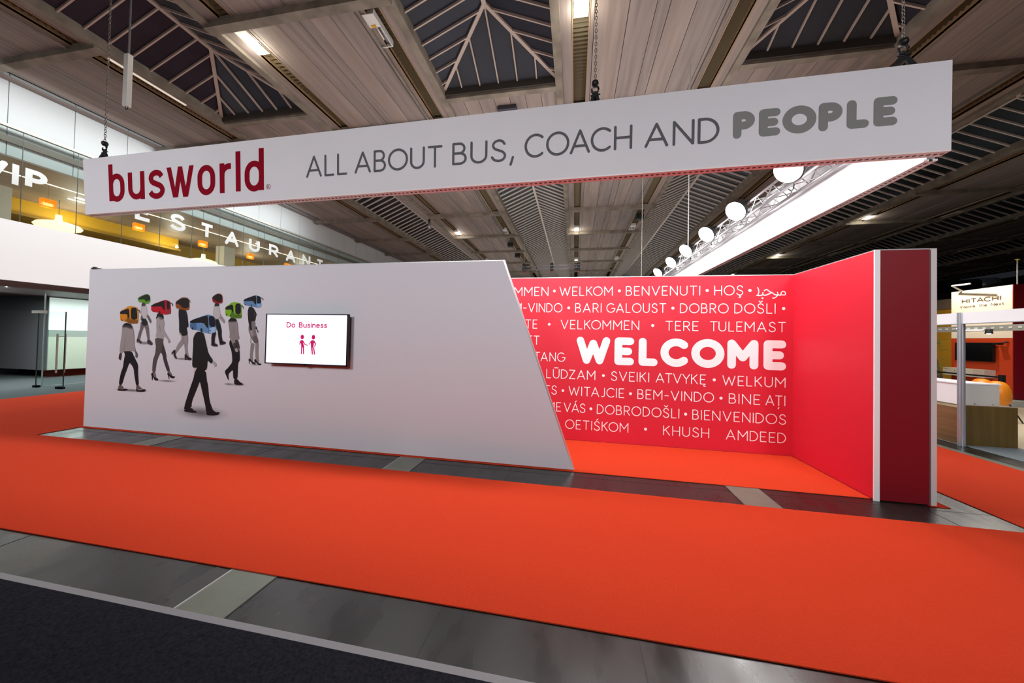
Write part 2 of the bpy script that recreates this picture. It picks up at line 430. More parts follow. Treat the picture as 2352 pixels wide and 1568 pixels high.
for s, e in enumerate(E0[:-1]):
    b = MB()
    lo = -14.0 if s == 0 else -99
    for k, o in enumerate(OFFS):
        if o is None or e + o[1] < lo: continue
        b.box(max(lo, e + o[0]), e + o[1], YB0, YB1, ZC + (.006 if k in (5, 8) else 0), ZC + .05, PLANK2 if k in (3, 6, 10) else PLANK)
    b.box(max(lo, e), e + 4.02, YB0, YB1, ZC + .24, ZC + .26, DARK)
    b.build('plank_soffit', parent=roof)
    for t in (.40, 3.35):
        if e + t < lo or (s == 0 and t < 1): continue
        b = MB()
        y = YB0; step = .10 if e < 7 else .2
        zt = ZC + .10
        while y < (30 if e < 7 else 40):
            b.face([(e + t, y, zt), (e + t + .3, y, zt), (e + t + .3, y + step * .55, zt + .05), (e + t, y + step * .55, zt + .05)], CORR)
            b.face([(e + t, y + step * .55, zt + .05), (e + t + .3, y + step * .55, zt + .05), (e + t + .3, y + step, zt), (e + t, y + step, zt)], CORR)
            y += step
        b.box(e + t - .022, e + t, YB0, YB1, ZC - .012, ZC + .16, TRIMY).box(e + t + .3, e + t + .322, YB0, YB1, ZC - .012, ZC + .16, TRIMY)
        b.build('vent_trough', parent=roof)
    # dark gutter rail beside the right trough, conduit
    MB().tube([(e + 3.23, YB0, ZC - .05), (e + 3.23, YB1, ZC - .05)], .025, 8, BEAM).build('conduit', parent=roof)
    for x in ((e - .0, e + 4.02) if s else (e + 4.02,)):
        sgn = 1 if x > e + 1 else -1
        MB().box(x - .02 if sgn < 0 else x - .15, x + .15 if sgn < 0 else x + .02, YB0, YB1, ZC - .07, ZC + .22, BEAM).build('edge_beam', BEAM, roof)
    for y in BEAMS_Y:
        MB().box(max(lo, e + .02), e + 4.0, y - .09, y + .09, ZC - .14, ZC + .04, BEAM).build('cross_beam', BEAM, roof)

RIBM_LIT = mat('skylight_rib_lit', 'd6ccc2', .45, spec=.5)  # far ribs: paler colour stands in for flood light on them
def skylight(n, x0, x1, y0, y1, glass, hip0=True):
    rw = .036 if hip0 else .029
    root = thing('window_%d' % n, ((x0 + x1) / 2, (y0 + y1) / 2, 7.9), kind='structure')
    zb, zr, h = 7.86, 8.47, 1.42
    xm = (x0 + x1) / 2; ya = y0 + (h if hip0 else 0); yb = y1 - h
    g = MB()
    g.face([(x0, y0, zb), (x0, y1, zb), (xm, yb, zr), (xm, ya, zr)]); g.face([(x1, y1, zb), (x1, y0, zb), (xm, ya, zr), (xm, yb, zr)])
    g.face([(x0, y1, zb), (x1, y1, zb), (xm, yb, zr)])
    if hip0: g.face([(x1, y0, zb), (x0, y0, zb), (xm, ya, zr)])
    g.build('glass', glass, root)
    r = MB()
    def rib(a, b, w, d=.05):
        a = Vector(a); b = Vector(b); t = (b - a).normalized(); u = t.cross(Vector((0, 0, 1))); u.normalize(); n_ = u.cross(t)
        if n_.z > 0: n_ = -n_
        u *= w / 2; n_ *= d
        r.hexa([a - u, a + u, b + u, b - u, a - u + n_, a + u + n_, b + u + n_, b - u + n_])
    rib((xm, ya, zr), (xm, yb, zr), .09, .07)
    ends = [(y1, yb)] + ([(y0, ya)] if hip0 else [])
    for ye, yr in ends:
        for x in (x0, x1): rib((x, ye, zb), (xm, yr, zr), .075, .06)
        k = 1
        while k < 6:
            x = x0 + (x1 - x0) * k / 6; t = 1 - abs(x - xm) / (x1 - xm)
            rib((x, ye, zb), (x, ye + (yr - ye) * t, zb + (zr - zb) * t), rw); k += 1
    y = y1 - .19
    while y > y0 + .1:
        t = min(1, (y1 - y) / h) if y > yb else (min(1, (y - y0) / h) if hip0 and y < ya else 1)
        for x in (x0, x1):
            rib((x, y, zb), (x + (xm - x) * t, y, zb + (zr - zb) * t), rw)
        y -= .376
    r.build('glazing_rib', RIBM_LIT if hip0 else RIBM, root)
    c = MB().box(x0, x1, y1, y1 + .05, ZC - .03, zb + .02, CURB).box(x0 - .04, x0, y0, y1, ZC - .03, zb + .02, CURB).box(x1, x1 + .04, y0, y1, ZC - .03, zb + .02, CURB)
    if hip0: c.box(x0, x1, y0 - .05, y0, ZC - .03, zb + .02, CURB)
    c.build('curb', CURB, root)
n = 1
for e in E0[:-1]:
    x0, x1 = e + 4.02, e + 6.85
    skylight(n, x0, x1, -3.0, 8.02, SKYG, False); n += 1
    skylight(n, x0, x1, 10.0, 41.0, SKYG2, True); n += 1
    # closed bay between the two skylights
    b = MB(); w = (x1 - x0) / 7
    for k in range(7): b.box(x0 + k * w + .006, x0 + (k + 1) * w - .006, 8.24, 9.78, ZC - .01, ZC + .05, PLANK2 if k % 2 else PLANK)
    b.box(x0, x1, 8.06, 10, ZC + .2, ZC + .22, DARK)
    b.build('plank_soffit', parent=roof)
    for y in (8.08, 9.79): MB().box(x0, x1, y, y + .16, ZC - .09, ZC + .12, BEAM).build('cross_beam', BEAM, roof)
    MB().box(x0, x1, 41.05, 46, ZC, ZC + .05).build('plank_soffit', DARK, roof)

# ------------------------------------------------------------------ hall end and left wall
WPAN = mat('white_wall_panel', 'd3d7d8', .5)
DRK = mat('dark_hall_wall', '1d1c1c', .9)
b = MB().box(-24, 46, 46, 46.3, 0, 9, DRK)
prop(b.build('wall_back'), kind='structure')
prop(MB().box(44, 44.3, -4, 46, 0, 9, DRK).build('wall_right', DRK), kind='structure')
b = MB(); ys = [-4, -.9, 1.35, 3.6, 4.77, 5.94, 7.09, 8.24] + [8.24 + 1.145 * k for k in range(1, 34)]
for a, c in zip(ys, ys[1:]): b.box(-14.4, -14.1, a + .008, c - .008, 5.9, 7.95, WPAN)
b.box(-14.4, -14.13, -4, 46, 5.9, 7.95, mat('panel_joint', '9fa6a8', .6))
prop(b.build('wall_left'), kind='structure')
TAUPE = mat('taupe_trim', '8b8078', .6)
prop(MB().box(-14.1, -14.03, -4, 46, 6.21, 6.37, TAUPE).build('trim_6', TAUPE), kind='structure')
BROWN = streak_mat('brown_soffit', '8b7c6e', '9f8e80', (2, .4, 2), .5, .4)
b = MB().box(-20, -14.1, -4, 46, 5.86, 5.9, BROWN)
prop(b.build('trim_7'), kind='structure')
prop(MB().box(-15.50, -15.46, -4, 40, 5.845, 5.86).build('trim_8', mat('led_strip', 'fff3d8', .4, emit=2.2)), kind='structure')
YEL = mat('yellow_wall', 'd8a92a', .6)
OCH = mat('ochre_wall', '9b7a24', .6)
b = MB().box(-19.6, -19.3, -4, 46, 3.0, 5.86, OCH)
b.box(-19.3, -18.25, -4, 12.6, 5.38, 5.86, YEL).box(-19.3, -18.1, -4, 12.6, 5.30, 5.38, OCH)
b.box(-20, -14.1, -4, 46, 2.95, 3.05, mat('upper_floor', '6c655c', .6))
b.box(-19.3, -14.1, 22, 22.2, 3.05, 5.86, WPAN)
prop(b.build('wall_restaurant'), kind='structure')
LBOX = mat('white_lightbox', 'f4f5f5', .5, emit=.55, ecol='f4f7f7')
prop(MB().box(-14.05, -13.86, -4, 46, 2.74, 4.235).build('light_band', LBOX), 'glowing white parapet band below the restaurant glazing', 'parapet')
# square white columns in the restaurant
for (x, y0, y1) in ((-17.1, 5.5, 7.35), (-17.15, 13.8, 14.35)):
    prop(MB().box(x - .5, x, y0, y1, 3.05, 5.86).build('wall_pier', mat('white_plaster', 'dcdcd4', .6)), kind='structure')
# frameless glazing above the parapet
GL = glass_mat('clear_glass', (.93, .97, .96), .035)
win = thing('window_40', (-13.9, 5, 4.2), kind='structure')
js = [6.11 + .975 * k for k in range(-10, 36)]
for a, c in zip(js, js[1:]):
    MB().box(-13.905, -13.893, a + .006, c - .006, 4.2, 6.58).build('glass_pane', GL, win)
b = MB()
for a in js: b.box(-13.906, -13.892, a - .005, a + .005, 4.2, 6.58)
b.build('glazing_joint', mat('glazing_seal', '6b7472', .4), win)
MB().box(-13.95, -13.86, -4, 40, 6.53, 6.60).build('top_rail', mat('steel_rail', 'b9b4aa', .35, .5), win)
# lettering on the glazing
def lf(y, z): return (-13.885, y, z)
b = MB()
LETTERS = [('V', 5.685, 5.885), ('I', 5.953, 6.059), ('P', 6.157, 6.53), ('E', 8.359, 8.80), ('S', 9.30, 9.789), ('T', 10.256, 10.765), ('A', 11.189, 11.757), ('U', 12.204, 12.712), ('R', 13.177, 13.70), ('A', 14.109, 14.679), ('N', 15.125, 15.647), ('T', 16.08, 16.594)]
for ch, a, c in LETTERS:
    z0, z1 = (5.13, 5.70) if ch != 'V' and c > 7 else (5.15, 5.66)
    w = .118
    if ch == 'I': polys_to(b, [[(a, z0), (c, z0), (c, z1), (a, z1)]], lf); continue
    if ch == 'V': a = 5.45
    polys_to(b, text_polys(ch, a, c, z0, z1, z0, z1, w, butt=ch not in 'VAN'), lf)
polys_to(b, text_polys('R', 7.42, 7.94, 5.13, 5.70, 5.13, 5.70, .118, butt=True), lf)
b.build('lettering', mat('glowing_white_vinyl', 'e9eeed', .5, emit=.35, ecol='e9eeed'), win)  # plain vinyl, with a glow added so the letters look lit
prop(MB().box(-16.14, -16.02, 8.17, 8.6, 5.845, 5.86).box(-16.5, -16.46, 8.2, 8.9, 5.845, 5.86).build('downlight', mat('downlight_glow', 'ffffff', .4, emit=8, ecol='fffbe8')), 'bright ceiling slit light of the restaurant beside the banner end', 'light')
# lamps in the restaurant
AMB = mat('amber_glass', 'f09414', .2, emit=.6, ecol='f59a1a', alpha=.72); BULB = mat('bulb_glow', 'fff0c0', .4, emit=9, ecol='ffe9b0')
CABLE = mat('thin_cable', '8c877c', .6)
pl = thing('pendant_lamp', (-15.6, 7.36, 5.18), 'amber glass cube pendant hanging in front of the restaurant, first from the VIP sign', 'lamp', 'amber cube pendants')
b = MB()
for (x0, x1, y0, y1) in ((-15.67, -15.655, 7.22, 7.5), (-15.545, -15.53, 7.22, 7.5), (-15.655, -15.545, 7.22, 7.235), (-15.655, -15.545, 7.485, 7.5)): b.box(x0, x1, y0, y1, 5.18, 5.43)
b.build('shade', AMB, pl)
b = MB()
for dx, dy in ((.0, -.08), (.0, .07), (-.01, 0)): b.lathe((-15.6 + dx, 7.36 + dy, 5.22), [(0, 0), (.035, .02), (.045, .055), (.02, .1), (0, .11)], 12)
b.build('bulb', BULB, pl, True)
MB().tube([(-15.6, 7.36, 5.43), (-15.59, 7.36, 5.6), (-15.6, 7.36, 5.86)], .005, 6).build('cable', CABLE, pl)
for y, t in ((9.51, 'amber glass cube pendant below the letter E of the restaurant sign'), (11.66, 'amber glass cube pendant between the letters T and A of the restaurant sign'),
             (13.8, 'amber glass cube pendant below the letter U of the restaurant sign'), (15.97, 'amber glass cube pendant cut off by the white wall top near the letter N')):
    dup(pl, (-15.6, y, 5.18), t)
uf = thing('saucer_lamp', (-17.0, 8.27, 4.8), 'large glowing white saucer pendant in the restaurant beside the banner edge', 'lamp', 'saucer pendants')
UFM = mat('saucer_glow', 'fff6d8', .5, emit=1.5, ecol='fff0b8')
MB().lathe((-17.0, 8.27, 4.8), [(.02, 0), (.3, .03), (.48, .11), (.52, .17), (.46, .25), (.25, .32), (.1, .35), (.075, .42), (.07, .55), (0, .55)], 32).build('shade', UFM, uf, True)
MB().tube([(-17, 8.27, 5.34), (-17, 8.27, 5.86)], .008, 6).build('cable', CABLE, uf)
dup(uf, (-17.0, 12.75, 4.62), 'large glowing white saucer pendant in the restaurant below the letter T')

# ------------------------------------------------------------------ glazed foyer under the restaurant
HEAD = mat('bronze_header', '57423d', .5)
prop(MB().box(-22, -13.9, -4, 46, 2.585, 2.74, HEAD).build('trim_9', HEAD), kind='structure')
FG = mat('foyer_grey', '828388', .7); FD = mat('foyer_dark', '100f11', .9, spec=.03)
b = MB().box(-22, -21.8, -4, 46, 0, 2.6, FG)
b.box(-21.8, -19.6, 6.0, 6.2, 1.0, 2.6, FD)
prop(b.build('wall_foyer'), kind='structure')
prop(MB().box(-21.79, -12.14, -4, 40, .0026, .006).build('foyer_carpet', mat('slate_carpet', '4d5659', .95)), 'slate grey floor covering in front of the glass doors', 'carpet')
fb = thing('service_desk_block', (-17.5, 12, .24), 'long white luminous wall block behind the glass doors', 'counter')
MB().box(-18.6, -16.4, 7.85, 20, .24, 2.58, FG).build('body', FG, fb)
b = MB().box(-16.4, -16.37, 7.86, 20, 1.52, 2.55, mat('pale_panel', 'e3ece8', .4, emit=.6, ecol='e3f0ea')).box(-16.4, -16.37, 7.86, 20, 1.30, 1.52, mat('grey_panel', '9fa8a2', .5)).box(-16.4, -16.37, 7.86, 20, .25, 1.30, mat('cream_panel', 'ccd2c0', .5))
b.build('front_panel', parent=fb)
MB().box(-18.4, -16.8, 8.2, 20, .006, .24).build('plinth', FD, fb)
gl = thing('window_41', (-13.95, 8, 0), kind='structure')
for a, c in ((-4, -1.0), (-.99, 2.0), (2.01, 5.5), (6.62, 9.5), (9.51, 13), (13.01, 17)):
    MB().box(-13.956, -13.944, a, c, .02, 2.585).build('glass_pane', GL, gl)
MB().box(-13.956, -13.944, 5.51, 6.61, 2.0, 2.585).build('glass_pane', GL, gl)
MB().box(-13.965, -13.935, 6.62, 17, .003, .02).build('bottom_track', mat('steel_track', 'c9cdcc', .35, .5), gl)
MB().box(-13.96, -13.94, 6.605, 6.625, .02, 2.585).build('glazing_joint', mat('glass_edge', 'a8b3ae', .3), gl)
dr = thing('door_1', (-13.95, 6.53, 0), kind='structure')
MB().box(-13.93, -12.95, 6.494, 6.506, .03, 2.0).build('door_leaf', GL, dr)
b = MB().box(-12.962, -12.95, 6.49, 6.51, .03, 2.0).box(-13.93, -13.92, 6.49, 6.51, .03, 2.0)
b.build('leaf_edge', mat('dark_glass_edge', '2f3d39', .3), dr)
MB().box(-14.10, -13.72, 6.46, 6.55, 1.955, 2.03).build('top_pivot', mat('satin_steel', 'c3bfb8', .35, .6), dr)
MB().box(-13.97, -13.83, 6.46, 6.54, .01, .06).build('floor_pivot', FD, dr)
MB().box(-13.16, -12.96, 6.46, 6.54, .01, .06).build('floor_pivot', FD, dr)
for y in (6.43, 6.57):
    MB().tube([(-13.08, y, .42), (-13.08, y, 1.43)], .018, 10).tube([(-13.08, 6.5, 1.36), (-13.08, y, 1.36)], .009, 8).build('pull_handle', mat('satin_steel', '', 0), dr)

# ================================================================== THE STAND
WALLW = mat('white_print', 'd7d6dc', .55, spec=.35)
ALU = mat('satin_aluminium', 'd9d9da', .3, .55)
ww = thing('stand_wall', (-3.8, 4.1, 0), 'long white printed stand wall with a slanted right end and walking figures', 'wall')
XL, XT, XB, YW, H = -7.645, -.885, .005, 4.0713, 2.5
b = MB()
b.hexa([(XL, YW, .012), (XB, YW, .012), (XB, YW + .06, .012), (XL, YW + .06, .012), (XL, YW, H), (XT, YW, H), (XT, YW + .06, H), (XL, YW + .06, H)], WALLW)
b.build('panel', parent=ww)
b = MB()
b.hexa([(XB, YW - .002, .012), (XB + .018, YW - .002, .012), (XB + .018, YW + .062, .012), (XB, YW + .062, .012), (XT, YW - .002, H), (XT + .018, YW - .002, H), (XT + .018, YW + .062, H), (XT, YW + .062, H)], ALU)
b.box(XL, XT + .018, YW + .002, YW + .058, H, H + .008, ALU)
b.build('edge_profile', parent=ww)
MB().box(XL, XL + .05, YW + .06, 5.3, .012, H).build('return_panel', WALLW, ww)
for x in (-5.2, -2.2): MB().hexa([(x, YW + .06, .012), (x + .05, YW + .06, .012), (x + .05, YW + .5, .012), (x, YW + .5, .012), (x, YW + .06, 1.2), (x + .05, YW + .06, 1.2), (x + .05, YW + .1, 1.2), (x, YW + .1, 1.2)]).build('brace', ALU, ww)
FIGURES = [
 ('brown_coach_woman_in_black_dress', 1, [
  ('e',(-5743,1135,171,15)),
  ((135,126,126),[-5768,1492,-5719,1493,-5706,1387,-5776,1319,-5847,1245,-5878,1191,-5880,1244,-5827,1351,-5768,1413]),
  ((135,126,126),[-5739,1493,-5663,1497,-5653,1408,-5662,1322,-5649,1217,-5617,1159,-5663,1177,-5685,1216,-5708,1341]),
  ((40,26,26),[-5898,1267,-5881,1250,-5878,1191,-5847,1145,-5859,1137,-5893,1164,-5905,1230,-5937,1199,-5944,1215]),
  ((36,24,24),[-5681,1213,-5655,1177,-5621,1155,-5576,1147,-5579,1127,-5628,1124,-5671,1164,-5673,1127,-5690,1127,-5698,1189]),
  ((150,142,142),[-5809,1531,-5774,1529,-5772,1495,-5801,1498]),
  ((26,26,29),[-5837,1881,-5720,1871,-5683,1792,-5672,1719,-5652,1617,-5691,1603,-5660,1499,-5718,1486,-5768,1486,-5778,1525,-5815,1531,-5822,1677,-5839,1811]),
  ((46,44,46),[-5721,1818,-5705,1811,-5703,1772,-5720,1785]),
  ((128,66,18),[-5900,1984,-5810,2037,-5761,2049,-5694,2040,-5665,2017,-5650,1918,-5654,1871,-5719,1866,-5811,1884,-5873,1892,-5897,1917]),
  ((30,24,22),[-5898,1981,-5801,2034,-5694,2034,-5669,2011,-5658,1918,-5696,1898,-5779,1904,-5831,1961,-5897,1963]),
  ('l',(12,[(-5669,2017),(-5648,2007),(-5636,1977)])),
 ]),
 ('green_coach_woman_in_dark_skirt', 1, [
  ('e',(-6475,1354,119,22)),
  ((92,80,82),[-6443,1786,-6418,1775,-6355,1692,-6364,1665,-6378,1673,-6438,1758]),
  ((84,76,78),[-6549,1785,-6524,1785,-6514,1718,-6534,1696,-6560,1712]),
  ((100,86,86),[-6554,1679,-6504,1669,-6498,1608,-6539,1519,-6569,1402,-6615,1406,-6588,1501,-6560,1585]),
  ((104,90,90),[-6482,1641,-6422,1648,-6397,1554,-6379,1406,-6407,1400,-6450,1559,-6484,1608]),
  ((62,48,48),[-6622,1412,-6576,1402,-6524,1364,-6545,1347,-6581,1371,-6620,1365]),
  ((62,48,48),[-6414,1405,-6372,1400,-6310,1347,-6333,1327,-6383,1342,-6419,1361]),
  ((34,32,35),[-6529,1735,-6472,1730,-6427,1664,-6439,1636,-6495,1625,-6532,1652]),
  ((178,170,171),[-6550,1951,-6490,1951,-6455,1874,-6440,1786,-6472,1730,-6515,1735,-6531,1779,-6556,1779,-6558,1896]),
  ((60,56,56),[-6544,1974,-6495,1968,-6482,1929,-6552,1924]),
  ((86,140,34),[-6630,2046,-6497,2096,-6448,2098,-6401,2073,-6393,1979,-6448,1960,-6498,1968,-6527,1985,-6605,1985,-6626,2013]),
  ((30,40,24),[-6622,2040,-6490,2090,-6448,2094,-6405,2068,-6402,2012,-6451,2007,-6464,1990,-6501,2032,-6614,2029]),
 ]),
 ('dark_red_coach_man_in_white_shirt', 1, [
  ((22,22,24),[-5217,1527,-5148,1545,-5172,1454,-5169,1380,-5220,1373,-5224,1453]),
  ((34,26,28),[-5223,1376,-5169,1380,-5109,1353,-5119,1339,-5181,1340,-5224,1353]),
  ((34,26,28),[-5077,1399,-5033,1414,-4974,1396,-4977,1382,-5017,1369,-5072,1362]),
  ((24,24,27),[-5167,1747,-5122,1741,-5081,1654,-5054,1564,-5053,1484,-5029,1411,-5076,1388,-5104,1484,-5115,1563,-5137,1591]),
  ((140,130,132),[-5105,1813,-5087,1801,-5001,1706,-5007,1680,-5024,1689,-5096,1756]),
  ((172,166,167),[-5196,1926,-5117,1932,-5096,1847,-5086,1773,-5115,1739,-5171,1744,-5208,1800,-5207,1857]),
  ((40,36,38),[-5180,1966,-5118,1960,-5110,1932,-5192,1926]),
  ((130,16,20),[-5234,2054,-5165,2097,-5110,2103,-5065,2080,-5054,1989,-5070,1969,-5174,1972,-5219,1989,-5231,2017]),
  ((30,20,20),[-5229,2052,-5162,2091,-5110,2094,-5071,2071,-5068,2000,-5133,1989,-5169,2017,-5225,2034]),
 ]),
 ('blue_coach_woman_in_grey_skirt', 0, [
  ('e',(-4458,1092,89,9)),
  ((125,116,116),[-4540,1401,-4478,1395,-4487,1312,-4505,1228,-4488,1132,-4525,1131,-4548,1179,-4548,1282]),
  ((128,118,118),[-4466,1395,-4404,1404,-4409,1300,-4405,1197,-4388,1122,-4427,1127,-4454,1181,-4463,1312]),
  ((22,21,24),[-4556,1185,-4531,1162,-4501,1132,-4455,1123,-4455,1102,-4495,1097,-4529,1131,-4549,1144,-4549,1102,-4559,1102,-4563,1143,-4572,1157]),
  ((22,21,24),[-4458,1181,-4432,1148,-4398,1116,-4353,1110,-4348,1095,-4393,1087,-4422,1107,-4448,1133,-4453,1092,-4462,1091,-4467,1140,-4475,1160]),
  ((22,21,24),[-4466,1651,-4438,1603,-4450,1596,-4470,1599]),
  ((90,80,82),[-4458,1593,-4436,1600,-4415,1559,-4417,1548,-4431,1549]),
  ((112,104,104),[-4545,1716,-4479,1714,-4470,1603,-4447,1520,-4404,1404,-4470,1388,-4520,1449,-4539,1470,-4536,1394,-4548,1393,-4546,1491,-4588,1573,-4587,1643]),
  ((90,82,83),[-4491,1505,-4446,1506,-4404,1407,-4470,1390,-4513,1446]),
  ((140,131,131),[-4560,1577,-4523,1585,-4505,1540,-4507,1498,-4532,1501,-4554,1539]),
  ((32,30,33),[-4590,1921,-4519,1908,-4480,1852,-4455,1807,-4473,1769,-4475,1714,-4544,1709,-4538,1643,-4525,1585,-4556,1577,-4574,1629,-4598,1719,-4611,1831,-4609,1865]),
  ((52,49,51),[-4508,1831,-4488,1845,-4470,1804,-4486,1783,-4506,1783]),
  ((88,120,158),[-4690,2023,-4514,2078,-4481,2083,-4415,2067,-4398,2050,-4381,1929,-4393,1912,-4433,1901,-4482,1908,-4582,1928,-4649,1935,-4684,1953]),
  ((22,21,24),[-4687,2020,-4506,2076,-4477,2071,-4471,1943,-4497,1960,-4527,2002,-4684,1995]),
  ((22,21,24),[-4468,2071,-4419,2067,-4400,2048,-4388,1967,-4460,1960]),
  ((118,150,190),[-4464,1958,-4387,1965,-4384,1929,-4393,1912,-4433,1902,-4462,1922]),
  ((38,34,36),[-4561,1921,-4558,1951,-4548,1953,-4536,1915]),
  ((38,34,36),[-4666,1946,-4658,1964,-4645,1944,-4649,1932]),
  ('l',(9,[(-4398,2043),(-4377,2041),(-4360,2026),(-4359,2011)])),
 ]),
 ('red_coach_woman_in_grey_jeans', 0, [
  ('e',(-6014,796,176,14)),
  ((140,130,130),[-6023,1418,-5997,1428,-5975,1394,-5979,1373,-6005,1361,-6019,1374,-6017,1401]),
  ((110,98,98),[-6301,914,-6240,916,-6217,837,-6253,823,-6293,876]),
  ((110,98,98),[-6002,942,-5964,948,-5914,887,-5934,862,-5993,901]),
  ((22,21,24),[-6301,914,-6284,906,-6260,844,-6217,837,-6179,818,-6178,797,-6215,790,-6252,802,-6282,856,-6285,797,-6298,796,-6306,863,-6320,879]),
  ((22,21,24),[-6005,929,-5984,918,-5930,878,-5872,872,-5864,854,-5907,836,-5954,852,-5978,876,-5968,823,-5978,822,-5995,880,-6011,892]),
  ((78,68,69),[-6265,1442,-6102,1429,-6118,1374,-6044,1191,-6039,1133,-5959,948,-6010,929,-6080,1065,-6115,1181,-6149,1230,-6200,1136,-6227,1051,-6240,912,-6301,914,-6296,1100,-6255,1194,-6245,1312,-6265,1379]),
  ((58,50,52),[-6118,1374,-6044,1191,-6039,1133,-5959,948,-6010,929,-6080,1065,-6115,1181,-6145,1239]),
  ((150,141,142),[-6255,1742,-6225,1776,-6140,1777,-6116,1718,-6103,1660,-6109,1567,-6058,1501,-5997,1428,-6022,1405,-6100,1479,-6098,1445,-6118,1428,-6262,1442,-6245,1531,-6256,1649]),
  ((118,110,111),[-6202,1633,-6183,1566,-6154,1516,-6172,1566,-6186,1633]),
  ((95,88,90),[-6255,1734,-6225,1768,-6143,1769,-6122,1718,-6180,1718,-6219,1751]),
  ((22,21,24),[-6238,1820,-6131,1802,-6116,1718,-6144,1743,-6182,1760,-6225,1768,-6260,1721,-6266,1742]),
  ((172,10,32),[-6369,1941,-6115,2017,-6072,2015,-6013,1992,-5999,1971,-5984,1820,-5994,1805,-6072,1790,-6136,1798,-6233,1820,-6313,1831,-6363,1850]),
  ((140,38,52),[-6091,1862,-5990,1875,-5984,1820,-5994,1805,-6072,1790,-6086,1820]),
  ((22,21,24),[-6367,1937,-6125,2006,-6108,1996,-6098,1845,-6134,1874,-6168,1920,-6363,1911]),
  ((22,21,24),[-6082,2000,-6035,2000,-6012,1971,-6011,1874,-6060,1866]),
  ((40,14,18),[-6213,1810,-6213,1846,-6197,1851,-6182,1827,-6184,1806]),
  ((40,14,18),[-6335,1845,-6320,1854,-6308,1835,-6321,1828]),
  ('l',(12,[(-5999,1967),(-5978,1965),(-5961,1950),(-5958,1929)])),
 ]),
 ('green_coach_man_in_pale_shirt', 0, [
  ('e',(-4724,797,107,16)),
  ('e',(-4891,798,88,16)),
  ((22,21,24),[-4978,979,-4911,1035,-4869,983,-4907,941,-4896,855,-4903,852]),
  ((22,21,24),[-4805,871,-4747,878,-4706,839,-4645,813,-4646,803,-4695,795,-4797,796]),
  ((60,52,53),[-4814,1445,-4760,1438,-4732,1356,-4721,1312,-4740,1307,-4792,1380]),
  ((22,21,24),[-4893,1443,-4809,1428,-4745,1299,-4730,1307,-4714,1152,-4748,1102,-4745,878,-4805,871,-4822,903,-4829,1010,-4874,975,-4907,941,-4973,975,-4902,1048,-4843,1116,-4855,1230,-4872,1295,-4905,1360,-4909,1402]),
  ((128,120,120),[-4944,1710,-4901,1748,-4807,1745,-4778,1683,-4753,1512,-4737,1471,-4750,1439,-4814,1441,-4803,1404,-4775,1331,-4819,1313,-4851,1378,-4894,1451,-4910,1476,-4904,1525]),
  ((98,91,91),[-4848,1650,-4838,1609,-4837,1510,-4818,1461,-4832,1510,-4831,1609]),
  ((60,48,48),[-4845,1387,-4803,1400,-4775,1331,-4819,1313]),
  ((145,135,134),[-4816,1309,-4775,1329,-4746,1286,-4753,1264,-4792,1265]),
  ((78,72,73),[-4944,1694,-4864,1687,-4791,1700,-4807,1741,-4901,1748,-4939,1711]),
  ((22,21,24),[-4944,1706,-4870,1711,-4789,1704,-4804,1741,-4847,1749,-4902,1756]),
  ((112,160,30),[-5000,1909,-4939,1942,-4896,1975,-4837,1986,-4782,1975,-4738,1967,-4720,1939,-4710,1766,-4722,1750,-4822,1747,-4887,1752,-4917,1773,-4967,1782,-4995,1801]),
  ((72,104,26),[-4887,1876,-4845,1831,-4832,1802,-4715,1811,-4711,1766,-4722,1750,-4822,1747,-4887,1752,-4897,1773]),
  ((22,21,24),[-4998,1909,-4865,1957,-4850,1831,-4870,1835,-4892,1876,-4996,1872]),
  ((22,21,24),[-4826,1959,-4757,1965,-4730,1943,-4722,1817,-4771,1811,-4820,1813]),
  ((38,34,36),[-4913,1785,-4906,1812,-4893,1798,-4892,1766]),
  ((38,34,36),[-4983,1801,-4976,1824,-4963,1801,-4953,1789,-4972,1781]),
  ((38,34,36),[-4783,1807,-4758,1809,-4765,1789,-4777,1790]),
  ('l',(10,[(-4720,1930),(-4704,1929),(-4692,1914),(-4689,1891)])),
 ]),
 ('orange_coach_woman_in_pale_jacket', 0, [
  ('e',(-6686,624,296,20)),
  ((58,46,46),[-6948,1195,-6913,1193,-6912,1128,-6928,1071,-6967,1099,-6970,1126]),
  ((90,80,80),[-6653,1226,-6630,1235,-6593,1182,-6591,1138,-6613,1119,-6637,1141,-6633,1172]),
  ((92,78,76),[-6940,697,-6887,695,-6838,648,-6942,628,-6957,642]),
  ((92,78,76),[-6598,699,-6552,703,-6470,652,-6594,635]),
  ((22,21,24),[-6964,637,-6942,629,-6860,633,-6826,644,-6768,642,-6761,620,-6836,607,-6962,606]),
  ((22,21,24),[-6601,654,-6571,634,-6503,632,-6470,654,-6419,654,-6409,628,-6456,608,-6593,606]),
  ((22,21,24),[-6873,1224,-6717,1228,-6654,1127,-6577,1022,-6575,897,-6546,706,-6597,695,-6640,850,-6663,974,-6748,1052,-6784,970,-6831,860,-6887,691,-6946,702,-6914,875,-6872,976,-6860,1084,-6841,1166]),
  ((140,131,131),[-6855,1659,-6749,1647,-6712,1593,-6688,1531,-6675,1432,-6665,1306,-6630,1235,-6670,1218,-6693,1226,-6867,1220,-6895,1194,-6958,1199,-6940,1381,-6922,1481,-6923,1609,-6901,1636]),
  ((112,104,104),[-6823,1501,-6837,1429,-6870,1265,-6881,1219,-6867,1220,-6853,1284]),
  ((96,89,90),[-6921,1581,-6816,1583,-6747,1561,-6704,1566,-6712,1593,-6749,1642,-6855,1655,-6912,1622]),
  ((52,47,50),[-6917,1600,-6828,1599,-6755,1579,-6709,1584,-6731,1620,-6755,1645,-6855,1655,-6900,1632]),
  ((22,21,24),[-6900,1632,-6830,1623,-6736,1616,-6759,1645,-6814,1660,-6855,1659]),
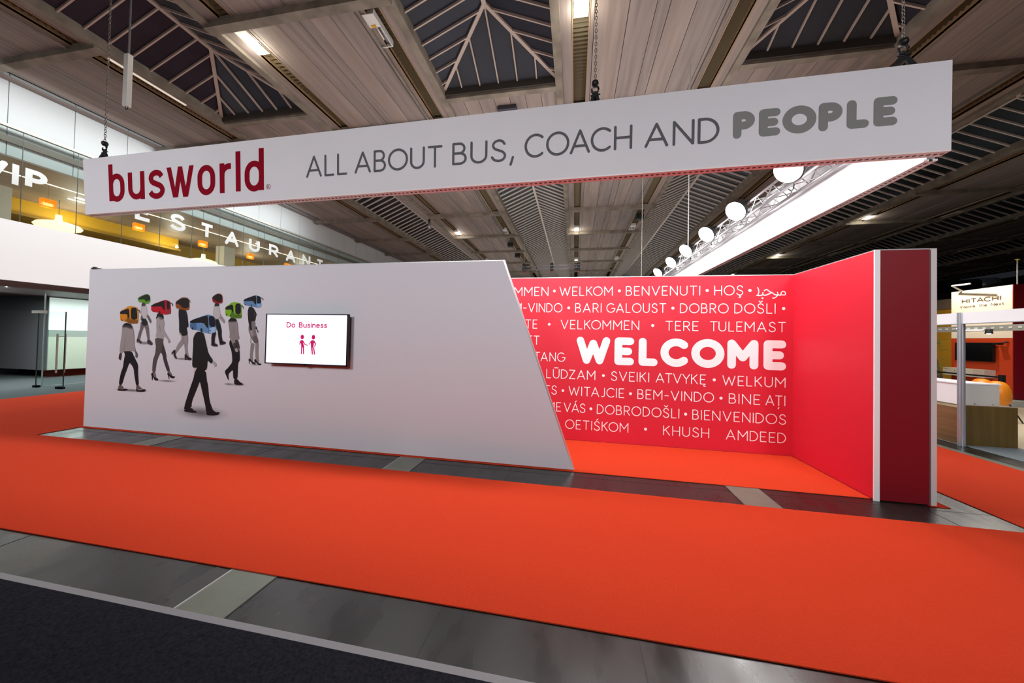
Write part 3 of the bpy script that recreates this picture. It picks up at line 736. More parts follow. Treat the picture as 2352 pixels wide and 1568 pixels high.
  ((192,120,20),[-6978,1840,-6878,1881,-6827,1913,-6763,1921,-6705,1914,-6641,1900,-6625,1874,-6609,1793,-6609,1662,-6628,1653,-6749,1647,-6791,1656,-6856,1677,-6927,1688,-6969,1713]),
  ((120,72,18),[-6833,1796,-6777,1733,-6759,1715,-6620,1716,-6612,1662,-6628,1653,-6749,1647,-6791,1656,-6832,1673]),
  ((22,21,24),[-6976,1837,-6802,1886,-6788,1828,-6777,1733,-6807,1741,-6833,1796,-6973,1795]),
  ((22,21,24),[-6762,1893,-6664,1899,-6640,1873,-6621,1725,-6678,1715,-6683,1700,-6697,1715,-6753,1721]),
  ((38,34,36),[-6859,1700,-6853,1720,-6843,1709,-6837,1678,-6854,1677]),
  ((38,34,36),[-6946,1699,-6938,1725,-6928,1708,-6909,1695,-6936,1687]),
  ('l',(12,[(-6627,1860),(-6604,1858),(-6586,1842),(-6581,1815)])),
 ]),
 ('blue_coach_man_in_black_suit', 0, [
  ('e',(-5359,358,404,76)),
  ((180,168,166),[-5527,1012,-5464,1012,-5459,964,-5475,927,-5510,931,-5539,952,-5509,964]),
  ((160,148,148),[-5188,1126,-5157,1116,-5119,1077,-5123,1047,-5160,1035,-5148,1056,-5193,1090]),
  ((22,21,24),[-5676,380,-5538,424,-5505,390,-5441,373,-5447,355,-5522,348,-5668,360]),
  ((22,21,24),[-5267,373,-5158,415,-5101,383,-5028,388,-5051,351,-5123,334,-5259,329]),
  ((26,24,26),[-5481,1547,-5374,1538,-5339,1447,-5303,1336,-5273,1235,-5176,1126,-5211,1077,-5281,1133,-5283,1031,-5306,979,-5462,974,-5457,1015,-5552,1013,-5553,1186,-5547,1330,-5552,1443,-5524,1510]),
  ((22,21,24),[-5508,926,-5458,1025,-5306,979,-5281,828,-5260,778,-5225,548,-5158,415,-5151,400,-5266,353,-5290,473,-5362,693,-5405,823,-5445,729,-5542,510,-5542,423,-5675,375,-5655,484,-5559,755,-5517,859]),
  ((92,128,168),[-5624,1709,-5335,1794,-5298,1803,-5211,1780,-5172,1750,-5144,1613,-5151,1552,-5175,1536,-5255,1518,-5368,1533,-5488,1567,-5571,1574,-5617,1596]),
  ((68,98,136),[-5622,1668,-5500,1675,-5495,1569,-5571,1574,-5617,1596]),
  ((22,21,24),[-5622,1707,-5335,1786,-5300,1782,-5283,1586,-5328,1626,-5374,1681,-5617,1668]),
  ((22,21,24),[-5285,1784,-5211,1780,-5178,1750,-5148,1623,-5265,1616]),
  ((70,100,140),[-5300,1782,-5285,1782,-5268,1616,-5267,1520,-5279,1521,-5283,1586]),
  ((140,170,205),[-5265,1613,-5148,1618,-5151,1552,-5175,1536,-5259,1522]),
  ((22,21,24),[-5427,1547,-5424,1594,-5402,1601,-5386,1577,-5387,1538]),
  ((22,21,24),[-5580,1586,-5577,1619,-5563,1602,-5547,1574,-5575,1572]),
  ((30,36,44),[-5247,1617,-5228,1610,-5240,1599]),
  ((30,36,44),[-5261,1571,-5234,1573,-5238,1561,-5260,1558]),
 ]),
]
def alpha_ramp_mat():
    m = bpy.data.materials.new('printed_ground_shadow'); m.use_nodes = True; nt = m.node_tree; b = nt.nodes['Principled BSDF']
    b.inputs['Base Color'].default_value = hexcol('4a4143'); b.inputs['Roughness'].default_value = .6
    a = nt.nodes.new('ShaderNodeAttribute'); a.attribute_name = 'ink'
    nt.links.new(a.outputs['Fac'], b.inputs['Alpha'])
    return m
PRINT_SHADOW = alpha_ramp_mat()  # shadows under the figures' feet, drawn as part of the print
def ink(rgb, alpha=1):
    return mat('ink_%d_%d_%d_%d' % (rgb + (int(alpha * 100),)), tuple(min(1, s2l(v / 255) * 1.25) for v in rgb), .55, 0, .3, alpha=alpha)
def offset_poly(P, d):
    n = len(P); A = sum(P[i][0] * P[(i + 1) % n][1] - P[(i + 1) % n][0] * P[i][1] for i in range(n)); sg = 1 if A > 0 else -1; out = []
    for i in range(n):
        a, p, c = P[i - 1], P[i], P[(i + 1) % n]
        n1 = ((p[1] - a[1]), -(p[0] - a[0])); n2 = ((c[1] - p[1]), -(c[0] - p[0]))
        l1 = math.hypot(*n1) or 1; l2 = math.hypot(*n2) or 1
        v = (n1[0] / l1 + n2[0] / l2, n1[1] / l1 + n2[1] / l2); l = math.hypot(*v) or 1
        out.append((p[0] + sg * d * v[0] / l, p[1] + sg * d * v[1] / l))
    return out
layer = 0
for fname, blur, shapes in FIGURES:
    b = MB(); sm = []
    for sh in shapes:
        layer += 1; y = YW - .0012 - layer * .00004
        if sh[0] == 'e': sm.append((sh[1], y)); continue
        if sh[0] == 'l':
            for p in ribbon([(x / 1000, z / 1000) for x, z in sh[1][1]], sh[1][0] / 1000): b.face([(x, y, z) for x, z in p], ink((26, 25, 27)))
            continue
        P = [(sh[1][i] / 1000, sh[1][i + 1] / 1000) for i in range(0, len(sh[1]), 2)]
        if blur:
            b.face([(x, y + .00001, z) for x, z in offset_poly(chaikin(P, 1), .012)], ink(sh[0], .30))
            b.face([(x, y + .000005, z) for x, z in offset_poly(chaikin(P, 1), .006)], ink(sh[0], .45))
            P = chaikin(P, 1)
        else: P = chaikin(P, 1)
        b.face([(x, y, z) for x, z in P], ink(sh[0]))
    o = b.build('printed_figure', parent=ww)
    o['label'] = 'printed ' + fname.replace('_', ' ')
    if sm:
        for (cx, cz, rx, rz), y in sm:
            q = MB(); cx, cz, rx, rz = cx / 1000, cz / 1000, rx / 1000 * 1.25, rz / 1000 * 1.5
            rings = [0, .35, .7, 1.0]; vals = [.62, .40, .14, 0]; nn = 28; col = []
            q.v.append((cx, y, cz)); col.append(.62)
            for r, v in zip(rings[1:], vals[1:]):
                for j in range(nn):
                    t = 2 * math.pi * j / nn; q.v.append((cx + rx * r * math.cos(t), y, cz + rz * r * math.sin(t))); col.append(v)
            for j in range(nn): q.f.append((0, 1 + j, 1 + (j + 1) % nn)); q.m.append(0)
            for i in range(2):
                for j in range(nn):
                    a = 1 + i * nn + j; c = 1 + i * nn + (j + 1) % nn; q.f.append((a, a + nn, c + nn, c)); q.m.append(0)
            s = q.build('printed_shadow', PRINT_SHADOW, ww)
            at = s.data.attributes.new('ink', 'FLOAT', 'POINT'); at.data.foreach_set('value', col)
# small clamp on the top left corner of the wall
cl = prop(MB().box(-7.60, -7.50, 4.06, 4.14, 2.509, 2.53).box(-7.59, -7.54, 4.07, 4.10, 2.53, 2.545).build('clamp', mat('black_metal', '141414', .5)), 'small black clamp on the top left corner of the white wall', 'clamp')

# television
tv = thing('television', (-3.55, 4.0, 1.12), 'flat television on the white wall showing two shaking figures', 'television')
BEZ = mat('black_bezel', '15171f', .35)
tx0, tx1, tz0, tz1, ty = -4.19, -2.925, 1.128, 1.812, 3.965
b = MB().box(tx0, tx1, ty + .012, ty + .04, tz0, tz1, BEZ)
b.box(tx0, tx0 + .012, ty, ty + .012, tz0, tz1, BEZ).box(tx1 - .014, tx1, ty, ty + .012, tz0, tz1, BEZ).box(tx0, tx1, ty, ty + .012, tz0, tz0 + .014, BEZ).box(tx0, tx1, ty, ty + .012, tz1 - .011, tz1, BEZ)
b.build('housing', parent=tv)
MB().lathe((-3.56, ty + .02, tz0 - .012), [(0, 0), (.03, 0), (.035, .012)], 16, BEZ).build('logo_tab', parent=tv)
SCREEN = mat('lit_screen', 'eef2fb', .3, emit=.62, ecol='eef2fb')
scr = MB().box(tx0 + .012, tx1 - .014, ty + .008, ty + .012, tz0 + .014, tz1 - .011).build('screen', SCREEN, tv)
MAG = mat('magenta_pixels', 'b0105c', .4, emit=.55, ecol='c4125f')
b = MB(); fs = lambda x, z: (x, ty + .0072, z)
polys_to(b, text_polys('Do Business', -3.862, -3.24, 1.627, 1.70, 1.627, 1.70, .0125, gap=.26), fs)
b.build('screen_text', MAG, scr)
for cx, P in zip((-3.612, -3.441), ([(-3.643, 1.452), (-3.615, 1.463), (-3.59, 1.449), (-3.568, 1.411), (-3.523, 1.394), (-3.527, 1.387), (-3.572, 1.398), (-3.602, 1.428), (-3.582, 1.389), (-3.577, 1.272), (-3.592, 1.27), (-3.599, 1.36), (-3.607, 1.36), (-3.61, 1.271), (-3.626, 1.271), (-3.625, 1.388), (-3.634, 1.423), (-3.642, 1.409), (-3.638, 1.37), (-3.654, 1.409)],
          [(-3.477, 1.455), (-3.453, 1.464), (-3.424, 1.456), (-3.399, 1.418), (-3.413, 1.372), (-3.425, 1.372), (-3.417, 1.414), (-3.429, 1.431), (-3.437, 1.371), (-3.423, 1.358), (-3.407, 1.272), (-3.423, 1.269), (-3.441, 1.357), (-3.449, 1.364), (-3.44, 1.271), (-3.456, 1.269), (-3.474, 1.377), (-3.48, 1.427), (-3.505, 1.399), (-3.511, 1.406), (-3.488, 1.434)])):
    b = MB().face([fs(cx + .026 * math.cos(t * .3), 1.502 + .031 * math.sin(t * .3)) for t in range(21)])
    b.face([fs(*p) for p in P]); b.build('screen_figure', MAG, scr)
MB().box(-3.8, -3.3, ty + .04, YW - .003, 1.3, 1.65).build('wall_bracket', mat('black_metal', '141414', .5), tv)

# red greeting wall
RW = mat('red_print', 'd82339', .5, spec=.4)
bw = thing('stand_wall', (1, 5.32, 0), 'red back wall of the niche covered in white greetings in many languages', 'wall')
XC, YB = 2.962, 5.2968
MB().box(-2.6, XC, YB, YB + .05, .008, H).build('panel', RW, bw)
MB().box(-2.6, XC, YB - .002, YB + .052, H, H + .010).build('edge_profile', ALU, bw)
b = MB(); f = lambda x, z: (x, YB - .0015, z)
LN = [2.2195, 1.963, 1.705, 1.452, 1.198, .938, .686, .430, .175]
WORDS = [('KOMMEN', None, -.416, 0), ('WELKOM', -.244, .554, 0), ('BENVENUTI', .743, 1.773, 0), ('HOŞ', 1.959, 2.335, 0),
 ('M-VINDO', None, -.196, 1), ('BARI', -.001, .393, 1), ('GALOUST', .465, 1.314, 1), ('DOBRO', 1.504, 2.15, 1), ('DOŠLI', 2.223, 2.744, 1),
 ('TE', None, -.58, 2), ('VELKOMMEN', -.217, .941, 2), ('TERE', 1.308, 1.756, 2), ('TULEMAST', 1.909, 2.874, 2), ('TT', None, -.542, 3), ('TANG', None, -.144, 4),
 ('LŪDZAM', -.424, .318, 5), ('SVEIKI', .548, 1.092, 5), ('ATVYKĘ', 1.183, 1.862, 5), ('WELKUM', 2.078, 2.874, 5),
 ('TS', None, -.258, 6), ('WITAJCIE', -.077, .742, 6), ('BEM-VINDO', .93, 1.972, 6), ('BINE', 2.163, 2.564, 6), ('AŢI', 2.628, 2.873, 6),
 ('ME', None, -.189, 7), ('VÁS', -.147, .178, 7), ('DOBRODOŠLI', .348, 1.513, 7), ('BIENVENIDOS', 1.687, 2.883, 7),
 ('OETIŚKOM', -.121, .809, 8), ('KHUSH', 1.295, 1.914, 8), ('AMDEED', 2.131, 2.884, 8)]
for t, a, c, l in WORDS:
    polys_to(b, text_polys(t, a, c, LN[l], LN[l] + .143, LN[l], LN[l] + .143, .0118), f)
for x, z in [(-.324, 2.296), (.65, 2.293), (1.866, 2.292), (2.421, 2.289), (-.099, 2.034), (1.407, 2.035), (2.844, 2.035), (-.394, 1.776), (1.131, 1.777), (.437, 1.01), (1.972, 1.011), (-.165, .755), (.832, .757), (2.063, .755), (.261, .5), (1.598, .5), (1.051, .246)]:
    b.face([f(x + .021 * math.cos(t * .393), z + .021 * math.sin(t * .393)) for t in range(16)])
for P, w in (([(2.517, 2.331), (2.53, 2.298), (2.532, 2.259), (2.521, 2.223)], .012), ([(2.509, 2.221), (2.553, 2.217), (2.579, 2.229), (2.584, 2.256)], .015), ([(2.579, 2.229), (2.614, 2.221), (2.657, 2.238), (2.692, 2.256)], .015),
             ([(2.601, 2.284), (2.631, 2.301), (2.674, 2.268), (2.7, 2.256), (2.735, 2.228)], .013), ([(2.735, 2.228), (2.76, 2.224), (2.768, 2.232)], .015), ([(2.765, 2.263), (2.772, 2.232), (2.752, 2.199), (2.723, 2.18), (2.706, 2.184)], .012), ([(2.771, 2.228), (2.795, 2.221), (2.809, 2.224)], .015),
             ([(2.809, 2.228), (2.815, 2.259), (2.837, 2.276), (2.86, 2.259), (2.863, 2.228), (2.829, 2.224), (2.809, 2.228)], .013)):
    polys_to(b, ribbon(spline(P, 5), w), f)
b.face([f(2.58 + .012 * math.cos(t * .5), 2.18 + .012 * math.sin(t * .5)) for t in range(12)])
b.build('greeting_lettering', mat('white_ink', 'ffffff', .5), bw)
b = MB()
polys_to(b, text_polys('WELCOME', .031, 2.88, 1.178, 1.592, 1.178, 1.592, .112, gap=.52), f)
b.build('welcome_lettering', mat('white_ink', '', 0), bw)
# red side wall
sw = thing('stand_wall', (XC, 4.7, 0), 'plain red side wall of the niche with a white front edge', 'wall')
MB().box(XC, XC + .03, 4.0, 5.35, .008, H).build('panel', RW, sw)
MB().box(XC - .014, XC + .032, 3.985, 4.0, .002, H + .004).build('edge_profile', mat('white_edge', 'f8f7f7', .5), sw)
MB().box(XC, XC + .03, 4.0, 5.35, H, H + .01).build('top_profile', ALU, sw)
DR = mat('dark_red_print', '7e0c1a', .45, spec=.35)
cb = thing('stand_pillar', (3.2, 4.6, 0), 'dark red end pillar with a pale grey strip along its right edge', 'pillar')
MB().box(XC + .032, 3.412, 3.998, 5.35, .01, H).build('panel', DR, cb)
MB().box(XC + .032, 3.412, 4.0, 5.35, H, H + .01).build('top_profile', ALU, cb)
MB().box(3.412, 3.42, 4.0, 5.35, .01, H).build('shadow_gap', mat('grey_gap', '555254', .6), cb)
MB().box(3.42, 3.467, 3.992, 5.35, .006, H + .006).build('edge_strip', mat('pale_strip', 'cfc6c4', .55), cb)
prop(MB().box(3.40, 3.56, 3.97, 5.3, .0026, .007).build('carpet_offcut', RED), 'red carpet corner poking out under the dark red pillar', 'carpet')

# ------------------------------------------------------------------ hanging banner
FAB = mat('banner_fabric', 'dcdade', .75, spec=.2, noise=.015, nscale=1.5)
PX, PY = bpy.data.materials['perforated_profile_x'], bpy.data.materials['perforated_profile_y']
ba = thing('hanging_banner', (-2.0, 4.0, 3.4), 'long white hanging banner with a dark red logo and a grey slogan', 'banner')
TLp, TRp, BLp, BRp = Vector((-7.661, 3.95, 4.217)), Vector((3.591, 3.989, 4.356)), Vector((-7.655, 4.0, 3.38)), Vector((3.59, 4.0, 3.48))
def bf(x, z, d=.002):
    u = (x - BLp.x) / (BRp.x - BLp.x); zb = BLp.z + u * (BRp.z - BLp.z); zt = TLp.z + u * (TRp.z - TLp.z); v = (z - zb) / (zt - zb)
    yt = TLp.y + u * (TRp.y - TLp.y)
    return (x, 4.0 + (yt - 4.0) * v - d, z)
b = MB(); NX = 24
for i in range(NX):
    for j in range(4):
        q = []
        for (a, c) in ((i, j), (i + 1, j), (i + 1, j + 1), (i, j + 1)):
            p = BLp.lerp(BRp, a / NX).lerp(TLp.lerp(TRp, a / NX), c / 4); q.append(p)
        b.face(q); b.face([p + Vector((0, .11, 0)) for p in q[::-1]])
D = Vector((0, .11, 0))
b.face([BLp, TLp, TLp + D, BLp + D]); b.face([BRp, BRp + D, TRp + D, TRp]); b.face([TLp, TRp, TRp + D, TLp + D])
b.build('fabric', FAB, ba)
# perforated profile under the fabric, its own mesh so the holes run along it
L = (BRp - BLp).length
rail = bpy.data.meshes.new('bottom_profile')
rail.from_pydata([(-L / 2, -.055, 0), (L / 2, -.055, 0), (L / 2, .055, 0), (-L / 2, .055, 0), (-L / 2, -.055, .018), (L / 2, -.055, .018), (L / 2, .055, .018), (-L / 2, .055, .018)], [], [(0, 3, 2, 1), (4, 5, 6, 7), (0, 1, 5, 4), (1, 2, 6, 5), (2, 3, 7, 6), (3, 0, 4, 7)])
rail.materials.append(PX)
ro = bpy.data.objects.new('bottom_profile', rail); COL.objects.link(ro); ro.parent = ba
mid = (BLp + BRp) / 2 + Vector((0, .055, -.018)); ro.location = mid - AT[ba.name]; ro.rotation_euler = (0, -math.atan2(BRp.z - BLp.z, BRp.x - BLp.x), 0)
GREY = mat('grey_slogan_ink', '5c5c5e', .6, spec=.1)
for t, x0, x1, zb0, zt0, zb1, zt1 in [('ALL', -3.643, -3.018, 3.673, 3.964, 3.676, 3.964), ('ABOUT', -2.909, -1.679, 3.68, 3.965, 3.679, 3.957), ('BUS', -1.549, -.858, 3.692, 3.969, 3.688, 3.965),
                                      ('COACH', -.635, .605, 3.707, 3.994, 3.724, 4.002), ('AND', .737, 1.511, 3.722, 3.994, 3.72, 4.005)]:
    b = MB(); polys_to(b, text_polys(t, x0, x1, zb0, zt0, zb1, zt1, .030, gap=.26), bf)
    if t == 'BUS': polys_to(b, ribbon([(-.775, 3.735), (-.802, 3.648)], .030), bf)
    b.build('slogan_lettering', GREY, ba)
b = MB()
polys_to(b, text_polys('PEOPLE', 1.643, 3.141, 3.745, 4.034, 3.76, 4.053, .085, gap=.52), bf)
b.build('bold_lettering', mat('warm_grey_ink', '7b7b77', .6), ba)
LOGO = mat('crimson_ink', '86001c', .6, spec=.08)
b = MB(); w = .083
def lg(strokes): 
    for s in strokes: polys_to(b, ribbon(s, w, True), bf)
def stem(x0, z0, z1): b.face([bf(x0, z0), bf(x0 + w, z0), bf(x0 + w, z1), bf(x0, z1)])
xz = lambda x0, x1, z0, z1: (x0 + w / 2, x1 - w / 2, z0 + w / 2, z1 - w / 2)
def bowl(x0, x1, z0, z1):
    a, c, d, e = xz(x0, x1, z0, z1); m = (a + c) / 2; rx = (c - a) / 2; rz = rx * 1.15
    return arc(m, e - rz, rx, rz, 180, 0, 16) + arc(m, d + rz, rx, rz, 0, -180, 16)
def oval(x0, x1, z0, z1): P = bowl(x0, x1, z0, z1); return P + [P[0]]
stem(-7.146, 3.541, 4.101); lg([oval(-7.146, -6.836, 3.526, 3.955)])
a, c, d, e = xz(-6.765, -6.445, 3.541, 3.952); m = (a + c) / 2; rx = (c - a) / 2
lg([[(a, 3.952), (a, d + rx * 1.1)] + arc(m, d + rx * 1.1, rx, rx * 1.1, 180, 360, 16)]); stem(c - w / 2, 3.541, 3.957)
a, c, d, e = xz(-6.379, -6.065, 3.529, 3.960)
lg([[(a + (x / .56) * (c - a), d + y * (e - d)) for x, y in SS]])
for P in ([(-6.023, 3.975), (-5.940, 3.977), (-5.868, 3.66), (-5.822, 3.531), (-5.912, 3.531)], [(-5.822, 3.531), (-5.888, 3.60), (-5.812, 3.978), (-5.736, 3.978), (-5.774, 3.76)],
          [(-5.736, 3.978), (-5.812, 3.978), (-5.774, 3.76), (-5.726, 3.531), (-5.66, 3.60)], [(-5.525, 3.980), (-5.608, 3.979), (-5.680, 3.66), (-5.726, 3.531), (-5.636, 3.531)]):
    polys_to(b, [P], bf)
lg([oval(-5.462, -5.149, 3.534, 3.966)])
stem(-5.07, 3.547, 3.968); lg([[(-5.03, 3.80)] + arc(-4.90, 3.80, .13, .122, 180, 95, 10) + [(-4.873, 3.922)]])
stem(-4.793, 3.555, 4.118)
stem(-4.404, 3.551, 4.133); lg([oval(-4.643, -4.321, 3.538, 3.968)])
b.build('logo_lettering', LOGO, ba)
b = MB()
polys_to(b, ribbon(arc(-4.25, 3.592, .033, .033, 0, 360, 24), .006), bf); polys_to(b, text_polys('R', -4.264, -4.236, 3.573, 3.611, 3.573, 3.611, .006), bf)
b.build('registered_mark', LOGO, ba)

sb = thing('hanging_banner', (3.55, 9, 3.5), 'white hanging side banner running back above the red pillar, brightly lit inside', 'banner')
P0, P1 = Vector((3.56, 4.20, 3.486)), Vector((3.56, 16.2, 3.62))
b = MB()
for i in range(16):
    p = P0.lerp(P1, i / 16); q = P0.lerp(P1, (i + 1) / 16)
    for dx in (0, .07):
        b.face([(p.x + dx, p.y, p.z), (q.x + dx, q.y, q.z), (q.x + dx, q.y, 4.40), (p.x + dx, p.y, 4.36)])
b.face([(3.56, 4.2, 4.36), (3.63, 4.2, 4.36), (3.63, 16.2, 4.40), (3.56, 16.2, 4.40)])
b.build('fabric', FAB, sb)
L = (P1 - P0).length; rail = bpy.data.meshes.new('bottom_profile')
rail.from_pydata([(-.06, -L / 2, 0), (.06, -L / 2, 0), (.06, L / 2, 0), (-.06, L / 2, 0), (-.06, -L / 2, .02), (.06, -L / 2, .02), (.06, L / 2, .02), (-.06, L / 2, .02)], [], [(0, 3, 2, 1), (4, 5, 6, 7), (0, 1, 5, 4), (1, 2, 6, 5), (2, 3, 7, 6), (3, 0, 4, 7)])
rail.materials.append(PY)
ro = bpy.data.objects.new('bottom_profile', rail); COL.objects.link(ro); ro.parent = sb
ro.location = (P0 + P1) / 2 + Vector((.035, 0, -.02)) - AT[sb.name]; ro.rotation_euler = (math.atan2(P1.z - P0.z, P1.y - P0.y), 0, 0)

for y in (5.0, 8.0, 11.0, 14.0): MB().box(3.42, 3.56, y, y + .04, 4.14, 4.18).build('bracket', ALU, sb)

# ------------------------------------------------------------------ chain hoists holding the banner
BLK = mat('black_metal', '141414', .5); CH = mat('chain_steel', '9c9890', .35, .7); WEB = mat('black_webbing', '101013', .8)
def hoist(x, zt, ztop, label, spread, skew=0):
    y = 4.05
    t = thing('chain_hoist', (x, y, zt), label, 'hoist', 'chains holding the front banner')
    b = MB(); z = ztop + .28; k = 0
    while z < 7.60:                                    # interlocked links
        ring = []
        for j in range(9):
            a = 2 * math.pi * j / 8; u, v = .013 * math.cos(a), .024 * math.sin(a)
            ring.append((x + (u if k % 2 else 0), y + (0 if k % 2 else u), z + v))
        b.tube(ring, .0045, 5, cap=False); z += .039; k += 1
    b.build('chain', CH, t, True)
    b = MB().lathe((x, y, ztop + .20), [(0, .07), (.035, .06), (.042, .03), (.03, 0), (0, -.005)], 14)
    b.tube([(x + .04 * math.sin(a * .5), y, ztop + .16 + .045 * math.cos(a * .5)) for a in range(11)], .013, 8)
    b.build('hook', BLK, t, True)
    b = MB().tube([(x + .03 * math.cos(a * .524), y, ztop + .095 + .04 * math.sin(a * .524)) for a in range(13)], .011, 8).tube([(x - .05, y, ztop + .09), (x + .06, y, ztop + .10)], .010, 8)
    b.build('shackle', BLK, t, True)
    for s in (-1, 1):
        xa = x + s * .02; xb = x + s * spread + skew
        MB().hexa([(xb - .05, y - .012, zt - .03), (xb + .05, y - .012, zt - .03), (xb + .05, y + .012, zt - .03), (xb - .05, y + .012, zt - .03), (xa - .02, y - .012, ztop + .08), (xa + .02, y - .012, ztop + .08), (xa + .02, y + .012, ztop + .08), (xa - .02, y + .012, ztop + .08)]).build('sling', WEB, t)
hoist(-7.40, 4.22, 4.27, 'chain with black hook and sling at the logo end of the banner', .10, -.04)
hoist(.186, 4.31, 4.335, 'chain with black hook above the middle of the banner slogan', .025)
hoist(3.235, 4.35, 4.40, 'chain with black shackle and wide sling at the right end of the banner', .12)

# ------------------------------------------------------------------ lighting truss with floods
TR = mat('truss_aluminium', '9c9b9e', .35, .6)
def truss(name, p0, p1, s, pitch, label, loc=None):
    p0, p1 = Vector(p0), Vector(p1); d = (p1 - p0).normalized(); up = Vector((0, 0, 1)); sd = d.cross(up).normalized(); L = (p1 - p0).length
    t = thing(name, p0, label, 'truss')
    cs = [(-s / 2, -s / 2), (s / 2, -s / 2), (s / 2, s / 2), (-s / 2, s / 2)]
    for a, c in cs:
        o = sd * a + up * c
        MB().tube([p0 + o, p1 + o], .022 * s / .25, 8).build('chord', TR, t, True)
    b = MB(); n = int(L / pitch)
    for i in range(n):
        for k in range(4):
            a, c = cs[k], cs[(k + 1) % 4]
            if i % 2: a, c = c, a
            b.tube([p0 + d * (L * i / n) + sd * a[0] + up * a[1], p0 + d * (L * (i + 1) / n) + sd * c[0] + up * c[1]], .009 * s / .25, 5, cap=False)
    b.build('lattice', TR, t, True)
    return t
truss('lighting_truss', (3.30, 4.30, 4.06), (3.30, 16.0, 4.13), .24, .24, 'aluminium truss carrying the floodlights along the side banner')
MB_H = mat('flood_housing', '2a2a2c', .5); LENS = mat('flood_lens', 'ffffff', .3, emit=60, ecol='fffdf8')
ORD = ['nearest', 'second nearest', 'third', 'fourth', 'fifth', 'farthest']
def flood_proto(x, y, z, label):
    t = thing('floodlight', (x, y, z), label, 'floodlight', 'floods on the side truss')
    q = Vector((-.72, -.35, -.60)).normalized(); u = q.cross(Vector((0, 0, 1))).normalized(); v = u.cross(q)
    P = Vector((x, y, z))
    def ring(r, d, n=24): return [P + q * d + u * (r * math.cos(2 * math.pi * j / n)) + v * (r * math.sin(2 * math.pi * j / n)) for j in range(n)]
    b = MB(); R = [ring(.08, -.16), ring(.15, -.10), ring(.185, 0), ring(.19, .05)]
    for A, B in zip(R, R[1:]):
        for j in range(24): b.face([A[j], A[(j + 1) % 24], B[(j + 1) % 24], B[j]])
    b.face(R[0][::-1]); b.build('housing', MB_H, t, True)
    b = MB(); A = ring(.186, .045); C2 = ring(.13, .085)
    for j in range(24): b.face([A[j], A[(j + 1) % 24], C2[(j + 1) % 24], C2[j]])
    b.face(C2); b.build('lens', LENS, t, True)
    MB().tube([P + u * .17, P + u * .17 + Vector((.05, 0, .12)), P + Vector((.10, 0, .14)), P - u * .17 + Vector((.05, 0, .12)), P - u * .17], .010, 6).build('yoke', MB_H, t, True)
    MB().tube([P + Vector((.10, 0, .14)), P + Vector((.17, 0, .10))], .016, 6).build('clamp', MB_H, t, True)
    MB().tube([P - q * .15, P + Vector((.16, .2, -.22)), P + Vector((.25, .42, -.16)), P + Vector((.27, .6, -.03))], .008, 6).build('cable', BLK, t, True)
    return t
for i, (x, y, z) in enumerate(FLOODS):
    lab = '%s glaring floodlight along the side banner truss, counted from the camera' % ORD[i]
    if i == 0: fp = flood_proto(x, y, z, lab)
    else: dup(fp, (x, y, z), lab)
# truss and floods behind the front banner
ft = truss('lighting_truss', (-7.0, 4.45, 3.98), (3.0, 4.45, 4.05), .2, .24, 'aluminium truss hidden behind the front banner')
for x in (-6, -2, 2): MB().box(x, x + .05, 4.09, 4.36, 3.90, 3.94).build('bracket', TR, ft)
truss('lighting_truss', (-2.67, 16, 4.92), (.30, 16, 5.0), .16, .16, 'short aluminium truss hanging far behind the red wall')
for x, l in ((-2.45, 'left end'), (-1.12, 'middle'), (.12, 'right end')):
    t = thing('chain_motor', (x, 16, 5.0), 'black motor and thin cable at the %s of the short far truss' % l, 'hoist', 'motors on the far truss')
    MB().box(x - .07, x + .07, 15.93, 16.07, 4.78, 5.16).build('body', BLK, t, bevel=.02)
    MB().tube([(x, 16, 5.16), (x, 16, 7.72)], .012, 6).build('cable', CABLE, t)
    MB().box(x - .03, x + .03, 15.92, 15.93, 4.70, 4.78).build('tag', mat('red_tag', '9a2014', .5), t)

# ================================================================== ROOF FIXTURES
WH = mat('white_enamel', 'd9d8d4', .4)
LIT = mat('lamp_glow', 'ffffff', .3, emit=10, ecol='fff6d0'); REFL = mat('lamp_reflector', '8f8f90', .25, .7)
def luminaire(x, y, lit, label, group):
    ye = y + (.16 if lit else .34)
    t = thing('ceiling_lamp', (x, y, 7.68), label, 'lamp', group)
    b = MB().box(x - .14, x + .14, y - .40, y - .12, 7.70, 7.82, WH)
    for z0 in (x - .14, x + .12): b.box(z0, z0 + .02, y - .12, ye, 7.69, 7.82, WH)
    b.box(x - .12, x + .12, ye - .02, ye, 7.69, 7.82, WH); b.box(x - .12, x + .12, y - .12, ye - .02, 7.80, 7.82, WH)
    b.build('housing', parent=t)
    MB().face([(x - .12, y - .12, 7.80), (x + .12, y - .12, 7.80), (x + .12, ye - .02, 7.76), (x - .12, ye - .02, 7.76)]).build('reflector', WH if lit else REFL, t)
    if lit: MB().tube([(x, y - .08, 7.735), (x, y + .06, 7.735)], .06, 10).build('bulb', LIT, t, True)
    else: MB().tube([(x, y - .10, 7.76), (x, y + .2, 7.75)], .025, 10).build('bulb', WH, t, True)
    return t
